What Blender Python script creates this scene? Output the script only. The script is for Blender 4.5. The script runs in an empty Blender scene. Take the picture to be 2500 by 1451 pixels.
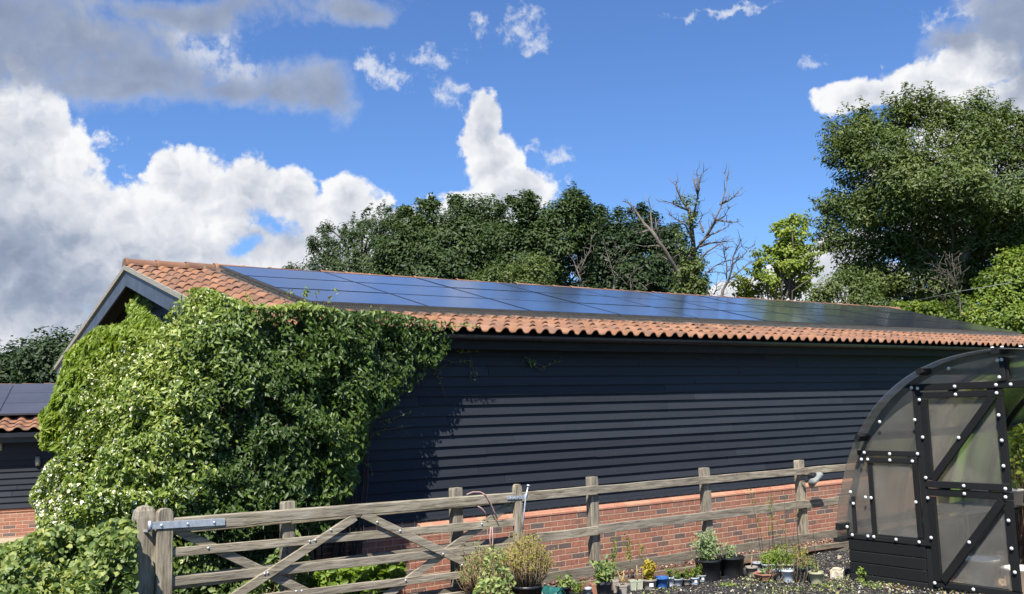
import bpy, math, random
import numpy as np
from mathutils import Vector, Matrix
random.seed(7); RNG = np.random.default_rng(7)
R_ = math.radians
sc = bpy.context.scene
COL = sc.collection

# ------------------------------------------------------------------ camera
F, PITCH, ROLL, YAW, CY, H = 2417.5, 0.1345, -0.0281, 0.6291, 671.8, 2.08
_fw = np.array([math.sin(YAW)*math.cos(PITCH), math.cos(YAW)*math.cos(PITCH), math.sin(PITCH)])
_r0 = np.array([math.cos(YAW), -math.sin(YAW), 0.0]); _u0 = np.cross(_r0, _fw)
_rt = _r0*math.cos(ROLL) + _u0*math.sin(ROLL); _up = -_r0*math.sin(ROLL) + _u0*math.cos(ROLL)
CAMP = np.array([0, 0, H])
cd = bpy.data.cameras.new('camera'); cam = bpy.data.objects.new('camera', cd); COL.objects.link(cam)
cd.sensor_width = 36; cd.lens = F/2500*36; cd.shift_y = -(725.5-CY)/2500; cd.clip_end = 2000
m = Matrix.Identity(4)
for i in range(3):
    m[i][0] = _rt[i]; m[i][1] = _up[i]; m[i][2] = -_fw[i]
m.translation = Vector(CAMP); cam.matrix_world = m
sc.camera = cam
def ray(x, y):
    return _fw + _rt*(x-1250)/F - _up*(y-CY)/F
def at(x, y, dist):            # the point dist metres out (measured along the ground) in that direction
    d = ray(x, y); return CAMP + d*dist/math.hypot(d[0], d[1])
def onZ(x, y, Z=0.0):
    d = ray(x, y); return CAMP + d*(Z-H)/d[2]
def onY(x, y, Y):
    d = ray(x, y); return CAMP + d*Y/d[1]
def onX(x, y, X):
    d = ray(x, y); return CAMP + d*X/d[0]
def proj(P):
    v = np.asarray(P, float)-CAMP; z = v@_fw
    return 1250+F*(v@_rt)/z, CY-F*(v@_up)/z

# ------------------------------------------------------------------ sun, sky, exposure
SUN_AZ, SUN_EL = R_(180+50), R_(55)
sdir = Vector((math.sin(SUN_AZ)*math.cos(SUN_EL), math.cos(SUN_AZ)*math.cos(SUN_EL), math.sin(SUN_EL)))
ld = bpy.data.lights.new('sun', 'SUN'); ld.energy = 5.0; ld.angle = R_(0.5); ld.color = (1, 0.95, 0.87)
lo = bpy.data.objects.new('sun', ld); COL.objects.link(lo)
lo.rotation_euler = sdir.to_track_quat('Z', 'Y').to_euler()
sc.view_settings.view_transform = 'Standard'; sc.view_settings.look = 'None'
sc.view_settings.exposure = 0.9; sc.view_settings.gamma = 1
sc.cycles.max_bounces = 8; sc.cycles.transparent_max_bounces = 16

class NT:
    def __init__(s, tree):
        s.t = tree; s.n = tree.nodes; s.l = tree.links
    def new(s, typ, **kw):
        nd = s.n.new(typ)
        for k, v in kw.items():
            if k.startswith('_'): setattr(nd, k[1:], v)
        return nd
    def link(s, a, b): s.l.new(a, b)
    def val(s, sock, v):
        if isinstance(v, bpy.types.NodeSocket): s.link(v, sock)
        else: sock.default_value = v
    def math(s, op, a, b=None, c=None, clamp=False):
        nd = s.n.new('ShaderNodeMath'); nd.operation = op; nd.use_clamp = clamp
        s.val(nd.inputs[0], a)
        if b is not None: s.val(nd.inputs[1], b)
        if c is not None: s.val(nd.inputs[2], c)
        return nd.outputs[0]
    def vmath(s, op, a, b=None, out=0):
        nd = s.n.new('ShaderNodeVectorMath'); nd.operation = op
        s.val(nd.inputs[0], a)
        if b is not None: s.val(nd.inputs[1], b)
        return nd.outputs[out]
    def noise(s, vec, scale, detail=4, rough=0.55, dist=0.0, out=0):
        nd = s.n.new('ShaderNodeTexNoise'); s.link(vec, nd.inputs['Vector'])
        nd.inputs['Scale'].default_value = scale; nd.inputs['Detail'].default_value = detail
        nd.inputs['Roughness'].default_value = rough; nd.inputs['Distortion'].default_value = dist
        return nd.outputs[out]
    def ramp(s, fac, stops, interp='LINEAR'):
        nd = s.n.new('ShaderNodeValToRGB'); cr = nd.color_ramp; cr.interpolation = interp
        while len(cr.elements) < len(stops): cr.elements.new(0.5)
        for e, (p, c) in zip(cr.elements, stops):
            e.position = p; e.color = (*c, 1) if len(c) == 3 else c
        s.val(nd.inputs[0], fac); return nd.outputs[0]
    def mix(s, fac, a, b, blend='MIX'):
        nd = s.n.new('ShaderNodeMix'); nd.data_type = 'RGBA'; nd.blend_type = blend
        s.val(nd.inputs[0], fac); s.val(nd.inputs[6], a if not isinstance(a, tuple) else (*a[:3], 1))
        s.val(nd.inputs[7], b if not isinstance(b, tuple) else (*b[:3], 1)); return nd.outputs[2]
    def sstep(s, v, lo_, hi_):
        nd = s.n.new('ShaderNodeMapRange'); nd.interpolation_type = 'SMOOTHSTEP'
        s.val(nd.inputs[0], v); nd.inputs[1].default_value = lo_; nd.inputs[2].default_value = hi_
        return nd.outputs[0]

# world: physical sky with clouds laid out by compass bearing and elevation
world = bpy.data.worlds.new('World'); sc.world = world; world.use_nodes = True
def azel(x, y):
    d = ray(x, y); d = d/np.linalg.norm(d)
    return math.degrees(math.atan2(d[0], d[1])), math.degrees(math.asin(d[2]))
def build_world():
    N = NT(world.node_tree)
    for n_ in list(N.n): N.n.remove(n_)
    out = N.new('ShaderNodeOutputWorld'); bg = N.new('ShaderNodeBackground')
    sky = N.new('ShaderNodeTexSky', _sky_type='NISHITA', _sun_disc=False, _sun_elevation=SUN_EL, _sun_rotation=SUN_AZ)
    sky.air_density = 1.0; sky.dust_density = 0.35; sky.ozone_density = 2.6
    tc = N.new('ShaderNodeTexCoord'); d = tc.outputs['Generated']
    sp = N.new('ShaderNodeSeparateXYZ'); N.link(d, sp.inputs[0])
    az = N.math('MULTIPLY', N.math('ARCTAN2', sp.outputs[0], sp.outputs[1]), 57.2958)
    el = N.math('MULTIPLY', N.math('ARCSINE', sp.outputs[2]), 57.2958)
    cb = N.new('ShaderNodeCombineXYZ'); N.link(az, cb.inputs[0]); N.link(el, cb.inputs[1]); P = cb.outputs[0]
    # low-frequency warp of the layout
    w1 = N.noise(P, 0.16, 3, 0.5, out=1); w1 = N.vmath('MULTIPLY', N.vmath('SUBTRACT', w1, (0.5, 0.5, 0.5)), (5.0, 4.0, 0))
    Pw = N.vmath('ADD', P, w1)
    def blobs(lst, Pv):
        res = None
        for (x, y, a, b) in lst:
            A, E_ = azel(x, y); k = 57.2958/F
            v = N.vmath('MULTIPLY', N.vmath('SUBTRACT', Pv, (A, E_, 0)), (1/(a*k), 1/(b*k), 0))
            l = N.vmath('LENGTH', v, out=1)
            f = N.math('SUBTRACT', 1.0, l)
            if res is None: res = f
            else:
                res = N.math('MAXIMUM', res, f)
        return res
    cumulus = [(40, 420, 165, 230), (0, 620, 330, 280), (200, 560, 200, 140), (470, 470, 130, 105), (420, 440, 70, 70), (340, 520, 160, 110),
               (600, 500, 150, 110), (700, 480, 90, 80), (850, 510, 105, 90), (700, 590, 260, 110), (850, 600, 200, 110), (480, 620, 300, 70), (1180, 330, 62, 100),
               (1215, 400, 80, 100), (1260, 470, 130, 70), (1180, 500, 170, 50), (980, 570, 200, 70), (60, 300, 130, 90),
               (2120, 222, 150, 42), (2250, 195, 150, 70), (2360, 150, 130, 70), (1990, 660, 130, 70), (2080, 600, 90, 50), (1850, 720, 180, 50), (2100, 700, 200, 60), (2450, 420, 300, 220),
               (-500, 350, 400, 300), (-900, 500, 500, 250)]
    upper = [(120, 100, 480, 170), (330, 170, 380, 105), (30, 20, 300, 110), (300, 215, 330, 50), (560, 210, 150, 60), (780, 215, 130, 85), (690, 220, 150, 70), (450, 20, 400, 60), (860, 20, 170, 45), (2540, 190, 200, 170), (2480, 60, 170, 170), (2330, 90, 120, 60), (-400, 60, 500, 160), (2900, 150, 400, 220)]
    wisp = [(500, 130, 110, 60), (570, 170, 60, 35), (440, 80, 60, 40), (1270, 70, 75, 60), (1310, 100, 55, 30), (1035, 150, 95, 36), (960, 190, 65, 32), (900, 170, 45, 30), (1100, 220, 65, 40), (1170, 70, 40, 40),
            (1370, 370, 50, 26), (1320, 350, 30, 30), (1985, 150, 38, 24), (1800, 20, 200, 14), (2360, 25, 120, 30), (200, 75, 70, 50)]
    fb = N.noise(P, 0.55, 9, 0.6, 0.15)
    fb2 = N.noise(P, 1.7, 8, 0.62, 0.3)
    def cloud(lst, amp, lo_, hi_, fine=0.5, Pv=None):
        b = blobs(lst, Pv if Pv is not None else Pw)
        nz = N.math('ADD', N.math('MULTIPLY', N.math('SUBTRACT', fb, 0.5), amp), N.math('MULTIPLY', N.math('SUBTRACT', fb2, 0.5), amp*fine))
        s_ = N.math('ADD', b, nz)
        return s_, N.sstep(s_, lo_, hi_)
    def puff(off):
        pv = N.vmath('ADD', N.vmath('ADD', P, off), N.vmath('MULTIPLY', N.vmath('SUBTRACT', N.noise(P, 0.5, 5, 0.6, out=1), (0.5, 0.5, 0.5)), (2.6, 2.6, 0)))
        tot = None
        for sc_, k in ((0.33, 1.0), (0.8, 0.5), (1.9, 0.26)):
            vo = N.new('ShaderNodeTexVoronoi', _feature='SMOOTH_F1', _voronoi_dimensions='2D'); N.link(pv, vo.inputs['Vector'])
            vo.inputs['Scale'].default_value = sc_; vo.inputs['Smoothness'].default_value = 0.4
            t_ = N.math('MULTIPLY', N.math('SUBTRACT', 1.0, vo.outputs['Distance']), k)
            tot = t_ if tot is None else N.math('ADD', tot, t_)
        return tot
    p0 = puff((0, 0, 0)); p1 = puff((-0.35, 0.55, 0))
    lit = N.math('SUBTRACT', p0, p1)
    Pc = N.vmath('ADD', P, N.vmath('MULTIPLY', w1, (0.3, 0.3, 0)))
    bC = blobs(cumulus, Pc)
    hole = N.math('ADD', blobs([(668, 562, 60, 36), (600, 612, 48, 28)], Pw), N.math('ADD', N.math('MULTIPLY', N.math('SUBTRACT', fb2, .5), 1.6), N.math('MULTIPLY', N.math('SUBTRACT', fb, .5), 1.4)))
    dC = N.math('ADD', bC, N.math('ADD', N.math('MULTIPLY', N.math('SUBTRACT', p0, 1.0), 0.50), N.math('ADD', N.math('MULTIPLY', N.math('SUBTRACT', fb, .5), .55), N.math('MULTIPLY', N.math('SUBTRACT', fb2, .5), .35))))
    mC = N.math('MULTIPLY', N.sstep(dC, 0.0, 0.24), N.math('SUBTRACT', 1.0, N.sstep(hole, -.25, .75)))
    dU, mU = cloud(upper, 1.15, 0.02, 0.80, 0.25)
    w2 = N.vmath('MULTIPLY', N.vmath('SUBTRACT', N.noise(P, 0.75, 5, 0.6, out=1), (0.5, 0.5, 0.5)), (3.2, 2.8, 0))
    dW, mW = cloud(wisp, 2.6, 0.05, 1.25, 0.8, N.vmath('ADD', N.vmath('ADD', P, w2), N.vmath('MULTIPLY', w1, (0.3, 0.3, 0))))
    # billow shading for the cumulus: puffs from smooth voronoi, lit from above-left
    big = N.noise(P, 0.13, 4, 0.55)
    low = N.sstep(el, 3.0, 14.0)
    deep = N.sstep(dC, 0.1, 1.1)           # thick middles go greyer
    shade = N.math('ADD', N.math('MULTIPLY', lit, 0.42), 0.93)
    shade = N.math('SUBTRACT', shade, N.math('MULTIPLY', deep, 0.30))
    shade = N.math('ADD', shade, N.math('MULTIPLY', low, 0.10))
    shade = N.math('SUBTRACT', shade, N.math('MULTIPLY', N.math('SUBTRACT', 0.58, big, clamp=True), 0.8))
    # a bank of grey low in the west of the view
    A0, E0 = azel(60, 700); gl = N.vmath('LENGTH', N.vmath('MULTIPLY', N.vmath('SUBTRACT', Pw, (A0, E0, 0)), (1/12, 1/6.0, 0)), out=1)
    gk = N.sstep(N.math('SUBTRACT', 1.0, gl), 0.0, 0.9)
    shade = N.math('SUBTRACT', shade, N.math('MULTIPLY', gk, 0.42))
    shade = N.math('MINIMUM', N.math('MAXIMUM', shade, 0.12), 1.0)
    colC = N.ramp(shade, [(0.0, (0.22, 0.28, 0.40)), (0.35, (0.40, 0.46, 0.58)), (0.7, (0.70, 0.73, 0.80)), (1.0, (0.97, 0.98, 1.0))])
    colU = N.ramp(N.math('ADD', N.math('MULTIPLY', fb, 0.7), N.math('MULTIPLY', N.sstep(dU, 0.9, 0.0), 0.45)), [(0.2, (0.25, 0.30, 0.43)), (0.5, (0.38, 0.44, 0.57)), (0.72, (0.55, 0.60, 0.71)), (0.95, (0.85, 0.88, 0.94))])
    CS = 7.0
    skc = N.mix(1.0, sky.outputs[0], (0.60, 0.82, 1.16), 'MULTIPLY')
    c = N.mix(N.math('MULTIPLY', mW, 0.72), skc, (0.86*CS, 0.89*CS, 0.95*CS))
    c = N.mix(mC, c, N.mix(1.0, colC, (CS, CS, CS), 'MULTIPLY'))
    c = N.mix(N.math('MULTIPLY', mU, 0.93), c, N.mix(1.0, colU, (CS, CS, CS), 'MULTIPLY'))
    cl = N.math('GREATER_THAN', el, -1.0)
    N.link(c, bg.inputs[0]); bg.inputs[1].default_value = 0.075
    N.link(bg.outputs[0], out.inputs[0])
build_world()
world.cycles.sampling_method = 'MANUAL'; world.cycles.sample_map_resolution = 1024

# ------------------------------------------------------------------ object helpers
def tag(o, label=None, cat=None, group=None, kind=None):
    if label: o['label'] = label
    if cat: o['category'] = cat
    if group: o['group'] = group
    if kind: o['kind'] = kind
    return o
def empty(name, loc=(0, 0, 0), rz=0.0, label=None, cat=None, group=None):
    o = bpy.data.objects.new(name, None); COL.objects.link(o); o.location = loc; o.rotation_euler = (0, 0, rz)
    o.empty_display_size = 0.2
    return tag(o, label, cat, group)
def link_mesh(name, me, mat, parent=None):
    if isinstance(mat, (list, tuple)):
        for mm in mat: me.materials.append(mm)
    elif mat: me.materials.append(mat)
    o = bpy.data.objects.new(name, me); COL.objects.link(o)
    if parent: o.parent = parent
    return o
class MB:
    def __init__(s): s.v = []; s.f = []; s.sm = []; s.a = []; s.cur = 0.5; s.smooth = False
    def face(s, idx): s.f.append(idx); s.a.append(s.cur); s.sm.append(s.smooth)
    def add(s, vs, fs):
        o = len(s.v); s.v += [tuple(map(float, p)) for p in vs]
        for f in fs: s.face([i+o for i in f])
    def box(s, x0, x1, y0, y1, z0, z1):
        s.add([(x0,y0,z0),(x1,y0,z0),(x1,y1,z0),(x0,y1,z0),(x0,y0,z1),(x1,y0,z1),(x1,y1,z1),(x0,y1,z1)],
              [(0,3,2,1),(4,5,6,7),(0,1,5,4),(1,2,6,5),(2,3,7,6),(3,0,4,7)])
    def rbox(s, x0, x1, y0, y1, z0, z1, c=0.006):      # box with bevelled vertical and top edges
        def ring(ins, z): return [(x0+ins+c,y0+ins,z),(x1-ins-c,y0+ins,z),(x1-ins,y0+ins+c,z),(x1-ins,y1-ins-c,z),(x1-ins-c,y1-ins,z),(x0+ins+c,y1-ins,z),(x0+ins,y1-ins-c,z),(x0+ins,y0+ins+c,z)]
        s.loft([ring(c, z0), ring(0, z0+c), ring(0, z1-c), ring(c, z1)])
    def loft(s, rings, cap=True, closed=True):
        n = len(rings[0]); o = len(s.v)
        for r in rings: s.v += [tuple(map(float, p)) for p in r]
        for i in range(len(rings)-1):
            for j in range(n if closed else n-1):
                k = (j+1) % n
                s.face([o+i*n+j, o+i*n+k, o+(i+1)*n+k, o+(i+1)*n+j])
        if cap and closed:
            s.face([o+j for j in range(n)][::-1]); s.face([o+(len(rings)-1)*n+j for j in range(n)])
    def bar(s, p, q, w, t, up=(0, 0, 1), c=0.0):        # w across (perpendicular to up x dir), t along up
        p = Vector(p); q = Vector(q); d = (q-p).normalized(); u = Vector(up); sd = d.cross(u).normalized(); u = sd.cross(d)
        w /= 2; t /= 2
        if c:
            pr = [(-w+c,-t),(w-c,-t),(w,-t+c),(w,t-c),(w-c,t),(-w+c,t),(-w,t-c),(-w,-t+c)]
        else: pr = [(-w,-t),(w,-t),(w,t),(-w,t)]
        s.loft([[tuple(x + sd*a + u*b) for a, b in pr] for x in (p, q)])
    def tube(s, pts, rad, n=8, cap=True):
        pts = [Vector(p) for p in pts]
        if not isinstance(rad, (list, tuple)): rad = [rad]*len(pts)
        rings = []; prev = None
        for i, p in enumerate(pts):
            d = (pts[min(i+1, len(pts)-1)] - pts[max(i-1, 0)]).normalized()
            if prev is None:
                a = d.cross(Vector((0, 0, 1)));
                if a.length < 1e-3: a = d.cross(Vector((1, 0, 0)))
            else: a = prev - d*prev.dot(d)
            a.normalize(); prev = a; b = d.cross(a)
            rings.append([tuple(p + (a*math.cos(t) + b*math.sin(t))*rad[i]) for t in [2*math.pi*k/n for k in range(n)]])
        sm = s.smooth; s.smooth = True; s.loft(rings, cap); s.smooth = sm
    def lathe(s, prof, n=24, c=(0, 0, 0), sides=None, smooth=True, cap=True):
        sm = s.smooth; s.smooth = smooth
        n = sides or n
        s.loft([[(c[0]+r*math.cos(2*math.pi*k/n+.4), c[1]+r*math.sin(2*math.pi*k/n+.4), c[2]+z) for k in range(n)] for r, z in prof], cap)
        s.smooth = sm
    def prism(s, poly, axis, a0, a1):   # polygon in the two other axes extruded along axis
        def mk(p, a):
            l = list(p); l.insert(axis, a); return tuple(l)
        n = len(poly); s.add([mk(p, a0) for p in poly] + [mk(p, a1) for p in poly],
              [list(range(n))[::-1], list(range(n, 2*n))] + [[i, (i+1) % n, n+(i+1) % n, n+i] for i in range(n)])
    def build(s, name, mat, parent=None):
        me = bpy.data.meshes.new(name); me.from_pydata(s.v, [], s.f)
        at_ = me.attributes.new('var', 'FLOAT', 'FACE'); at_.data.foreach_set('value', np.array(s.a, np.float32))
        me.polygons.foreach_set('use_smooth', np.array(s.sm, bool)); me.update()
        return link_mesh(name, me, mat, parent)
def np_mesh(name, V, loops, starts, totals, var, mat, parent=None, smooth=False):
    me = bpy.data.meshes.new(name)
    me.vertices.add(len(V)); me.vertices.foreach_set('co', V.astype(np.float32).ravel())
    me.loops.add(len(loops)); me.loops.foreach_set('vertex_index', loops.astype(np.int32))
    me.polygons.add(len(starts)); me.polygons.foreach_set('loop_start', starts.astype(np.int32))
    if smooth: me.polygons.foreach_set('use_smooth', np.ones(len(starts), bool))
    a = me.attributes.new('var', 'FLOAT', 'FACE'); a.data.foreach_set('value', var.astype(np.float32))
    me.update(calc_edges=True)
    return link_mesh(name, me, mat, parent)
def unit(a): return a/np.maximum(np.linalg.norm(a, axis=-1, keepdims=True), 1e-9)
def leaves(name, P, Nrm, L, W, mat, parent=None, droop=0.4, fold=0.25, var=None, rng=RNG, shape='leaf', rnd=0.5):
    """many small folded leaves; P centres, Nrm preferred facing"""
    n = len(P); Nn = unit(Nrm + rng.normal(0, rnd, (n, 3)))
    D = rng.normal(0, 1, (n, 3)); D[:, 2] -= droop*1.5; D -= Nn*(D*Nn).sum(1, keepdims=True); D = unit(D)
    S = np.cross(D, Nn)
    sz = rng.uniform(0.6, 1.25, (n, 1)); L_ = L*sz; W_ = W*sz
    if shape == 'leaf':
        prof = [(-.5, 0, 0), (-.08, -.5, 1), (.5, 0, 0), (-.08, .5, 1)]; faces = [(0, 1, 2), (0, 2, 3)]
    elif shape == 'long':
        prof = [(-.5, 0, 0), (-.2, -.5, 1), (.15, -.45, 1), (.5, 0, -.6), (.15, .45, 1), (-.2, .5, 1)]; faces = [(0, 1, 2, 3), (0, 3, 4, 5)]
    else:  # round, five lobes
        prof = [(-.5, 0, 0), (-.38, -.42, .8), (.0, -.5, 1), (.32, -.34, .8), (.5, 0, -.3), (.32, .34, .8), (.0, .5, 1), (-.38, .42, .8)]
        faces = [(0, 1, 2, 3, 4), (0, 4, 5, 6, 7)]
    k = len(prof)
    V = np.empty((n, k, 3))
    for i, (a, b, c) in enumerate(prof): V[:, i] = P + D*L_*a + S*W_*b + Nn*W_*(c*fold)
    lp = []; st = []; tot = 0
    per = sum(len(f) for f in faces)
    base = np.arange(n)[:, None]*k
    loops = (base + np.array([i for f in faces for i in f])[None]).ravel()
    st0 = np.cumsum([0]+[len(f) for f in faces])[:-1]
    starts = (np.arange(n)[:, None]*per + st0[None]).ravel()
    if var is None: var = rng.random(n)
    return np_mesh(name, V.reshape(-1, 3), loops, starts, None, np.repeat(var, len(faces)), mat, parent)
def vnoise(P, scale, seed=0):
    Q = P*scale+seed*17.31; I = np.floor(Q).astype(np.int64); f = Q-I; f = f*f*(3-2*f); out = 0
    for dx in (0, 1):
        for dy in (0, 1):
            for dz in (0, 1):
                h = (I[:, 0]+dx)*374761393+(I[:, 1]+dy)*668265263+(I[:, 2]+dz)*2147483647+seed*144665
                h = (h ^ (h >> 13))*1274126177 & 0xffffffff; h = ((h ^ (h >> 16)) & 0xffff)/65535.0
                w = (f[:, 0] if dx else 1-f[:, 0])*(f[:, 1] if dy else 1-f[:, 1])*(f[:, 2] if dz else 1-f[:, 2]); out = out+h*w
    return out*2-1
def in_poly(px, py, poly):
    poly = np.asarray(poly, float); c = np.zeros(len(px), bool); j = len(poly)-1
    for i in range(len(poly)):
        xi, yi = poly[i]; xj, yj = poly[j]
        t = ((yi > py) != (yj > py)) & (px < (xj-xi)*(py-yi)/(yj-yi+1e-12)+xi); c ^= t; j = i
    return c
def edge_dist(px, py, poly):
    poly = np.asarray(poly, float); best = np.full(len(px), 1e9)
    for i in range(len(poly)):
        a = poly[i-1]; b = poly[i]; ab = b-a; t = np.clip(((px-a[0])*ab[0]+(py-a[1])*ab[1])/(ab@ab+1e-9), 0, 1)
        best = np.minimum(best, np.hypot(px-a[0]-t*ab[0], py-a[1]-t*ab[1]))
    return best
def projN(P):
    v = P-CAMP; z = v@_fw; return 1250+F*(v@_rt)/z, CY-F*(v@_up)/z

# ------------------------------------------------------------------ materials
def new_mat(name):
    mt = bpy.data.materials.new(name); mt.use_nodes = True; N = NT(mt.node_tree); b = N.n['Principled BSDF']
    tc = N.new('ShaderNodeTexCoord'); return mt, N, b, tc.outputs['Object']
def attr(N, nm='var'):
    a = N.new('ShaderNodeAttribute'); a.attribute_name = nm; return a.outputs['Fac']
def bump(N, b, h, dist, strength=1.0):
    bp = N.new('ShaderNodeBump'); bp.inputs['Distance'].default_value = dist; bp.inputs['Strength'].default_value = strength
    N.val(bp.inputs['Height'], h); N.link(bp.outputs[0], b.inputs['Normal']); return bp
def mapping(N, vec, scale):
    return N.vmath('MULTIPLY', vec, scale)
def m_simple(name, col, rough=0.6, metal=0.0, nscale=12, amp=0.25, bumpd=0.0, spec=0.5):
    mt, N, b, oc = new_mat(name)
    nz = N.noise(oc, nscale, 5, 0.6)
    lo_ = tuple(c*(1-amp) for c in col); hi = tuple(min(1, c*(1+amp)) for c in col)
    N.link(N.ramp(nz, [(0.3, lo_), (0.7, hi)]), b.inputs['Base Color'])
    b.inputs['Roughness'].default_value = rough; b.inputs['Metallic'].default_value = metal; b.inputs['Specular IOR Level'].default_value = spec
    if bumpd: bump(N, b, nz, bumpd)
    return mt
def m_wood(name, axis, dark=1.0, green=0.25):
    mt, N, b, oc = new_mat(name)
    s1 = [26, 26, 26]; s1[axis] = 2.4; s2 = [5, 5, 5]; s2[axis] = 1.0
    g = N.noise(mapping(N, oc, tuple(s1)), 1.6, 7, 0.65, 0.5); p = N.noise(mapping(N, oc, tuple(s2)), 1.0, 5, 0.6)
    q = N.noise(oc, 2.2, 4, 0.6)
    col = N.ramp(g, [(0.32, (0.08*dark, 0.067*dark, 0.047*dark)), (0.44, (0.225*dark, 0.19*dark, 0.137*dark)), (0.56, (0.35*dark, 0.303*dark, 0.225*dark)), (0.78, (0.50*dark, 0.45*dark, 0.355*dark))])
    col = N.mix(N.math('MULTIPLY', N.sstep(p, 0.45, 0.75), 0.55), col, (0.12*dark, 0.10*dark, 0.08*dark))
    col = N.mix(N.math('MULTIPLY', N.sstep(q, 0.52, 0.72), green), col, (0.22*dark, 0.22*dark, 0.09*dark))
    v = attr(N); col = N.mix(N.math('MULTIPLY', v, 0.35), col, (0.13*dark, 0.12*dark, 0.11*dark))
    N.link(col, b.inputs['Base Color']); b.inputs['Roughness'].default_value = 0.9; b.inputs['Specular IOR Level'].default_value = 0.2
    bump(N, b, g, 0.006, 1.0); return mt
def m_boards(name, col=(0.0265, 0.030, 0.0375)):
    mt, N, b, oc = new_mat(name)
    g = N.noise(mapping(N, oc, (1.2, 24, 24)), 1.5, 6, 0.6, 0.4); p = N.noise(mapping(N, oc, (0.7, 3, 3)), 1.0, 4, 0.6)
    v = attr(N)
    k = N.math('ADD', N.math('MULTIPLY', v, 0.45), N.math('ADD', N.math('MULTIPLY', g, 0.35), N.math('MULTIPLY', p, 0.4)))
    N.link(N.ramp(k, [(0.2, tuple(c*0.75 for c in col)), (0.9, tuple(c*1.35 for c in col))]), b.inputs['Base Color'])
    N.link(N.math('ADD', 0.45, N.math('MULTIPLY', g, 0.3)), b.inputs['Roughness']); b.inputs['Specular IOR Level'].default_value = 0.12
    bump(N, b, g, 0.003, 0.6); return mt
def m_brick(name, L=0.225, Hh=0.075, off=0.0, coping=False, scale=1.0):
    mt, N, b, oc = new_mat(name)
    sp = N.new('ShaderNodeSeparateXYZ'); N.link(oc, sp.inputs[0])
    wob = N.math('MULTIPLY', N.math('SUBTRACT', N.noise(oc, 9.0, 3, 0.5), 0.5), 0.010)
    x = N.math('ADD', N.math('ADD', sp.outputs[0], sp.outputs[1]), wob); z = N.math('ADD', N.math('SUBTRACT', sp.outputs[2], off), wob)
    r = N.math('DIVIDE', z, Hh); row = N.math('FLOOR', r)
    u = N.math('ADD', N.math('DIVIDE', x, L), N.math('MULTIPLY', N.math('MODULO', row, 2.0), 0.5))
    cell = N.math('FLOOR', u); fu = N.math('FRACT', u); fv = N.math('FRACT', r)
    def edge(f, w):   # distance from joint
        return N.math('MINIMUM', f, N.math('SUBTRACT', 1.0, f))
    du = N.math('MULTIPLY', edge(fu, 0), L); dv = N.math('MULTIPLY', edge(fv, 0), Hh)
    dmin = N.math('MINIMUM', du, dv if not coping else 1.0)
    brickm = N.sstep(dmin, 0.0042, 0.0075)
    cc = N.new('ShaderNodeCombineXYZ'); N.link(cell, cc.inputs[0]); N.link(row, cc.inputs[1])
    wn = N.new('ShaderNodeTexWhiteNoise', _noise_dimensions='2D'); N.link(cc.outputs[0], wn.inputs['Vector'])
    wn2 = N.new('ShaderNodeTexWhiteNoise', _noise_dimensions='2D'); N.link(N.vmath('ADD', cc.outputs[0], (17.3, 5.1, 0)), wn2.inputs['Vector'])
    if coping: col = N.ramp(wn.outputs[0], [(0.0, (0.40, 0.17, 0.11)), (0.45, (0.44, 0.205, 0.13)), (1.0, (0.50, 0.27, 0.165))])
    else: col = N.ramp(wn.outputs[0], [(0.0, (0.39, 0.165, 0.105)), (0.35, (0.32, 0.138, 0.092)), (0.60, (0.38, 0.19, 0.125)), (0.76, (0.25, 0.135, 0.10)), (0.84, (0.135, 0.105, 0.095)), (1.0, (0.16, 0.13, 0.115))])
    nz = N.noise(oc, 22, 6, 0.65); nb = N.noise(oc, 6, 5, 0.7, 0.8)
    col = N.mix(N.math('MULTIPLY', N.sstep(nz, 0.4, 0.75), 0.45), col, (0.12, 0.06, 0.045) if not coping else (0.4, 0.17, 0.1))
    col = N.mix(N.math('MULTIPLY', N.sstep(nb, 0.50, 0.72), N.math('MULTIPLY', wn2.outputs[0], 0.6)), col, (0.10, 0.075, 0.07) if not coping else (0.45, 0.25, 0.15))
    mort = N.ramp(nz, [(0.3, (0.44, 0.29, 0.20)), (0.7, (0.58, 0.41, 0.30))])
    N.link(N.mix(brickm, mort, col), b.inputs['Base Color']); b.inputs['Roughness'].default_value = 0.9; b.inputs['Specular IOR Level'].default_value = 0.25
    h = N.math('ADD', N.math('MULTIPLY', brickm, 1.0), N.math('ADD', N.math('MULTIPLY', nz, 0.4), N.math('MULTIPLY', N.math('MULTIPLY', nb, wn2.outputs[0]), 0.8)))
    bump(N, b, h, 0.007, 1.0); return mt
def m_tile(name):
    mt, N, b, oc = new_mat(name); v = attr(N)
    n1 = N.noise(oc, 3.0, 5, 0.6); n2 = N.noise(oc, 40, 5, 0.7); n3 = N.noise(oc, 11, 5, 0.7)
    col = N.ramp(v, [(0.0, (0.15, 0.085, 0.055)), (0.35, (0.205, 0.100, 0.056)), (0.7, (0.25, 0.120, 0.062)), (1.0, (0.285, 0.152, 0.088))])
    col = N.mix(N.math('MULTIPLY', N.sstep(n1, 0.42, 0.68), 0.45), col, (0.26, 0.15, 0.11))
    col = N.mix(N.math('MULTIPLY', N.sstep(n2, 0.45, 0.8), 0.45), col, (0.17, 0.09, 0.065))
    col = N.mix(N.math('MULTIPLY', N.sstep(n3, 0.58, 0.72), 0.55), col, (0.30, 0.26, 0.17))
    N.link(col, b.inputs['Base Color']); b.inputs['Roughness'].default_value = 0.85; b.inputs['Specular IOR Level'].default_value = 0.3
    bump(N, b, n2, 0.003, 0.7); return mt
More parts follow.
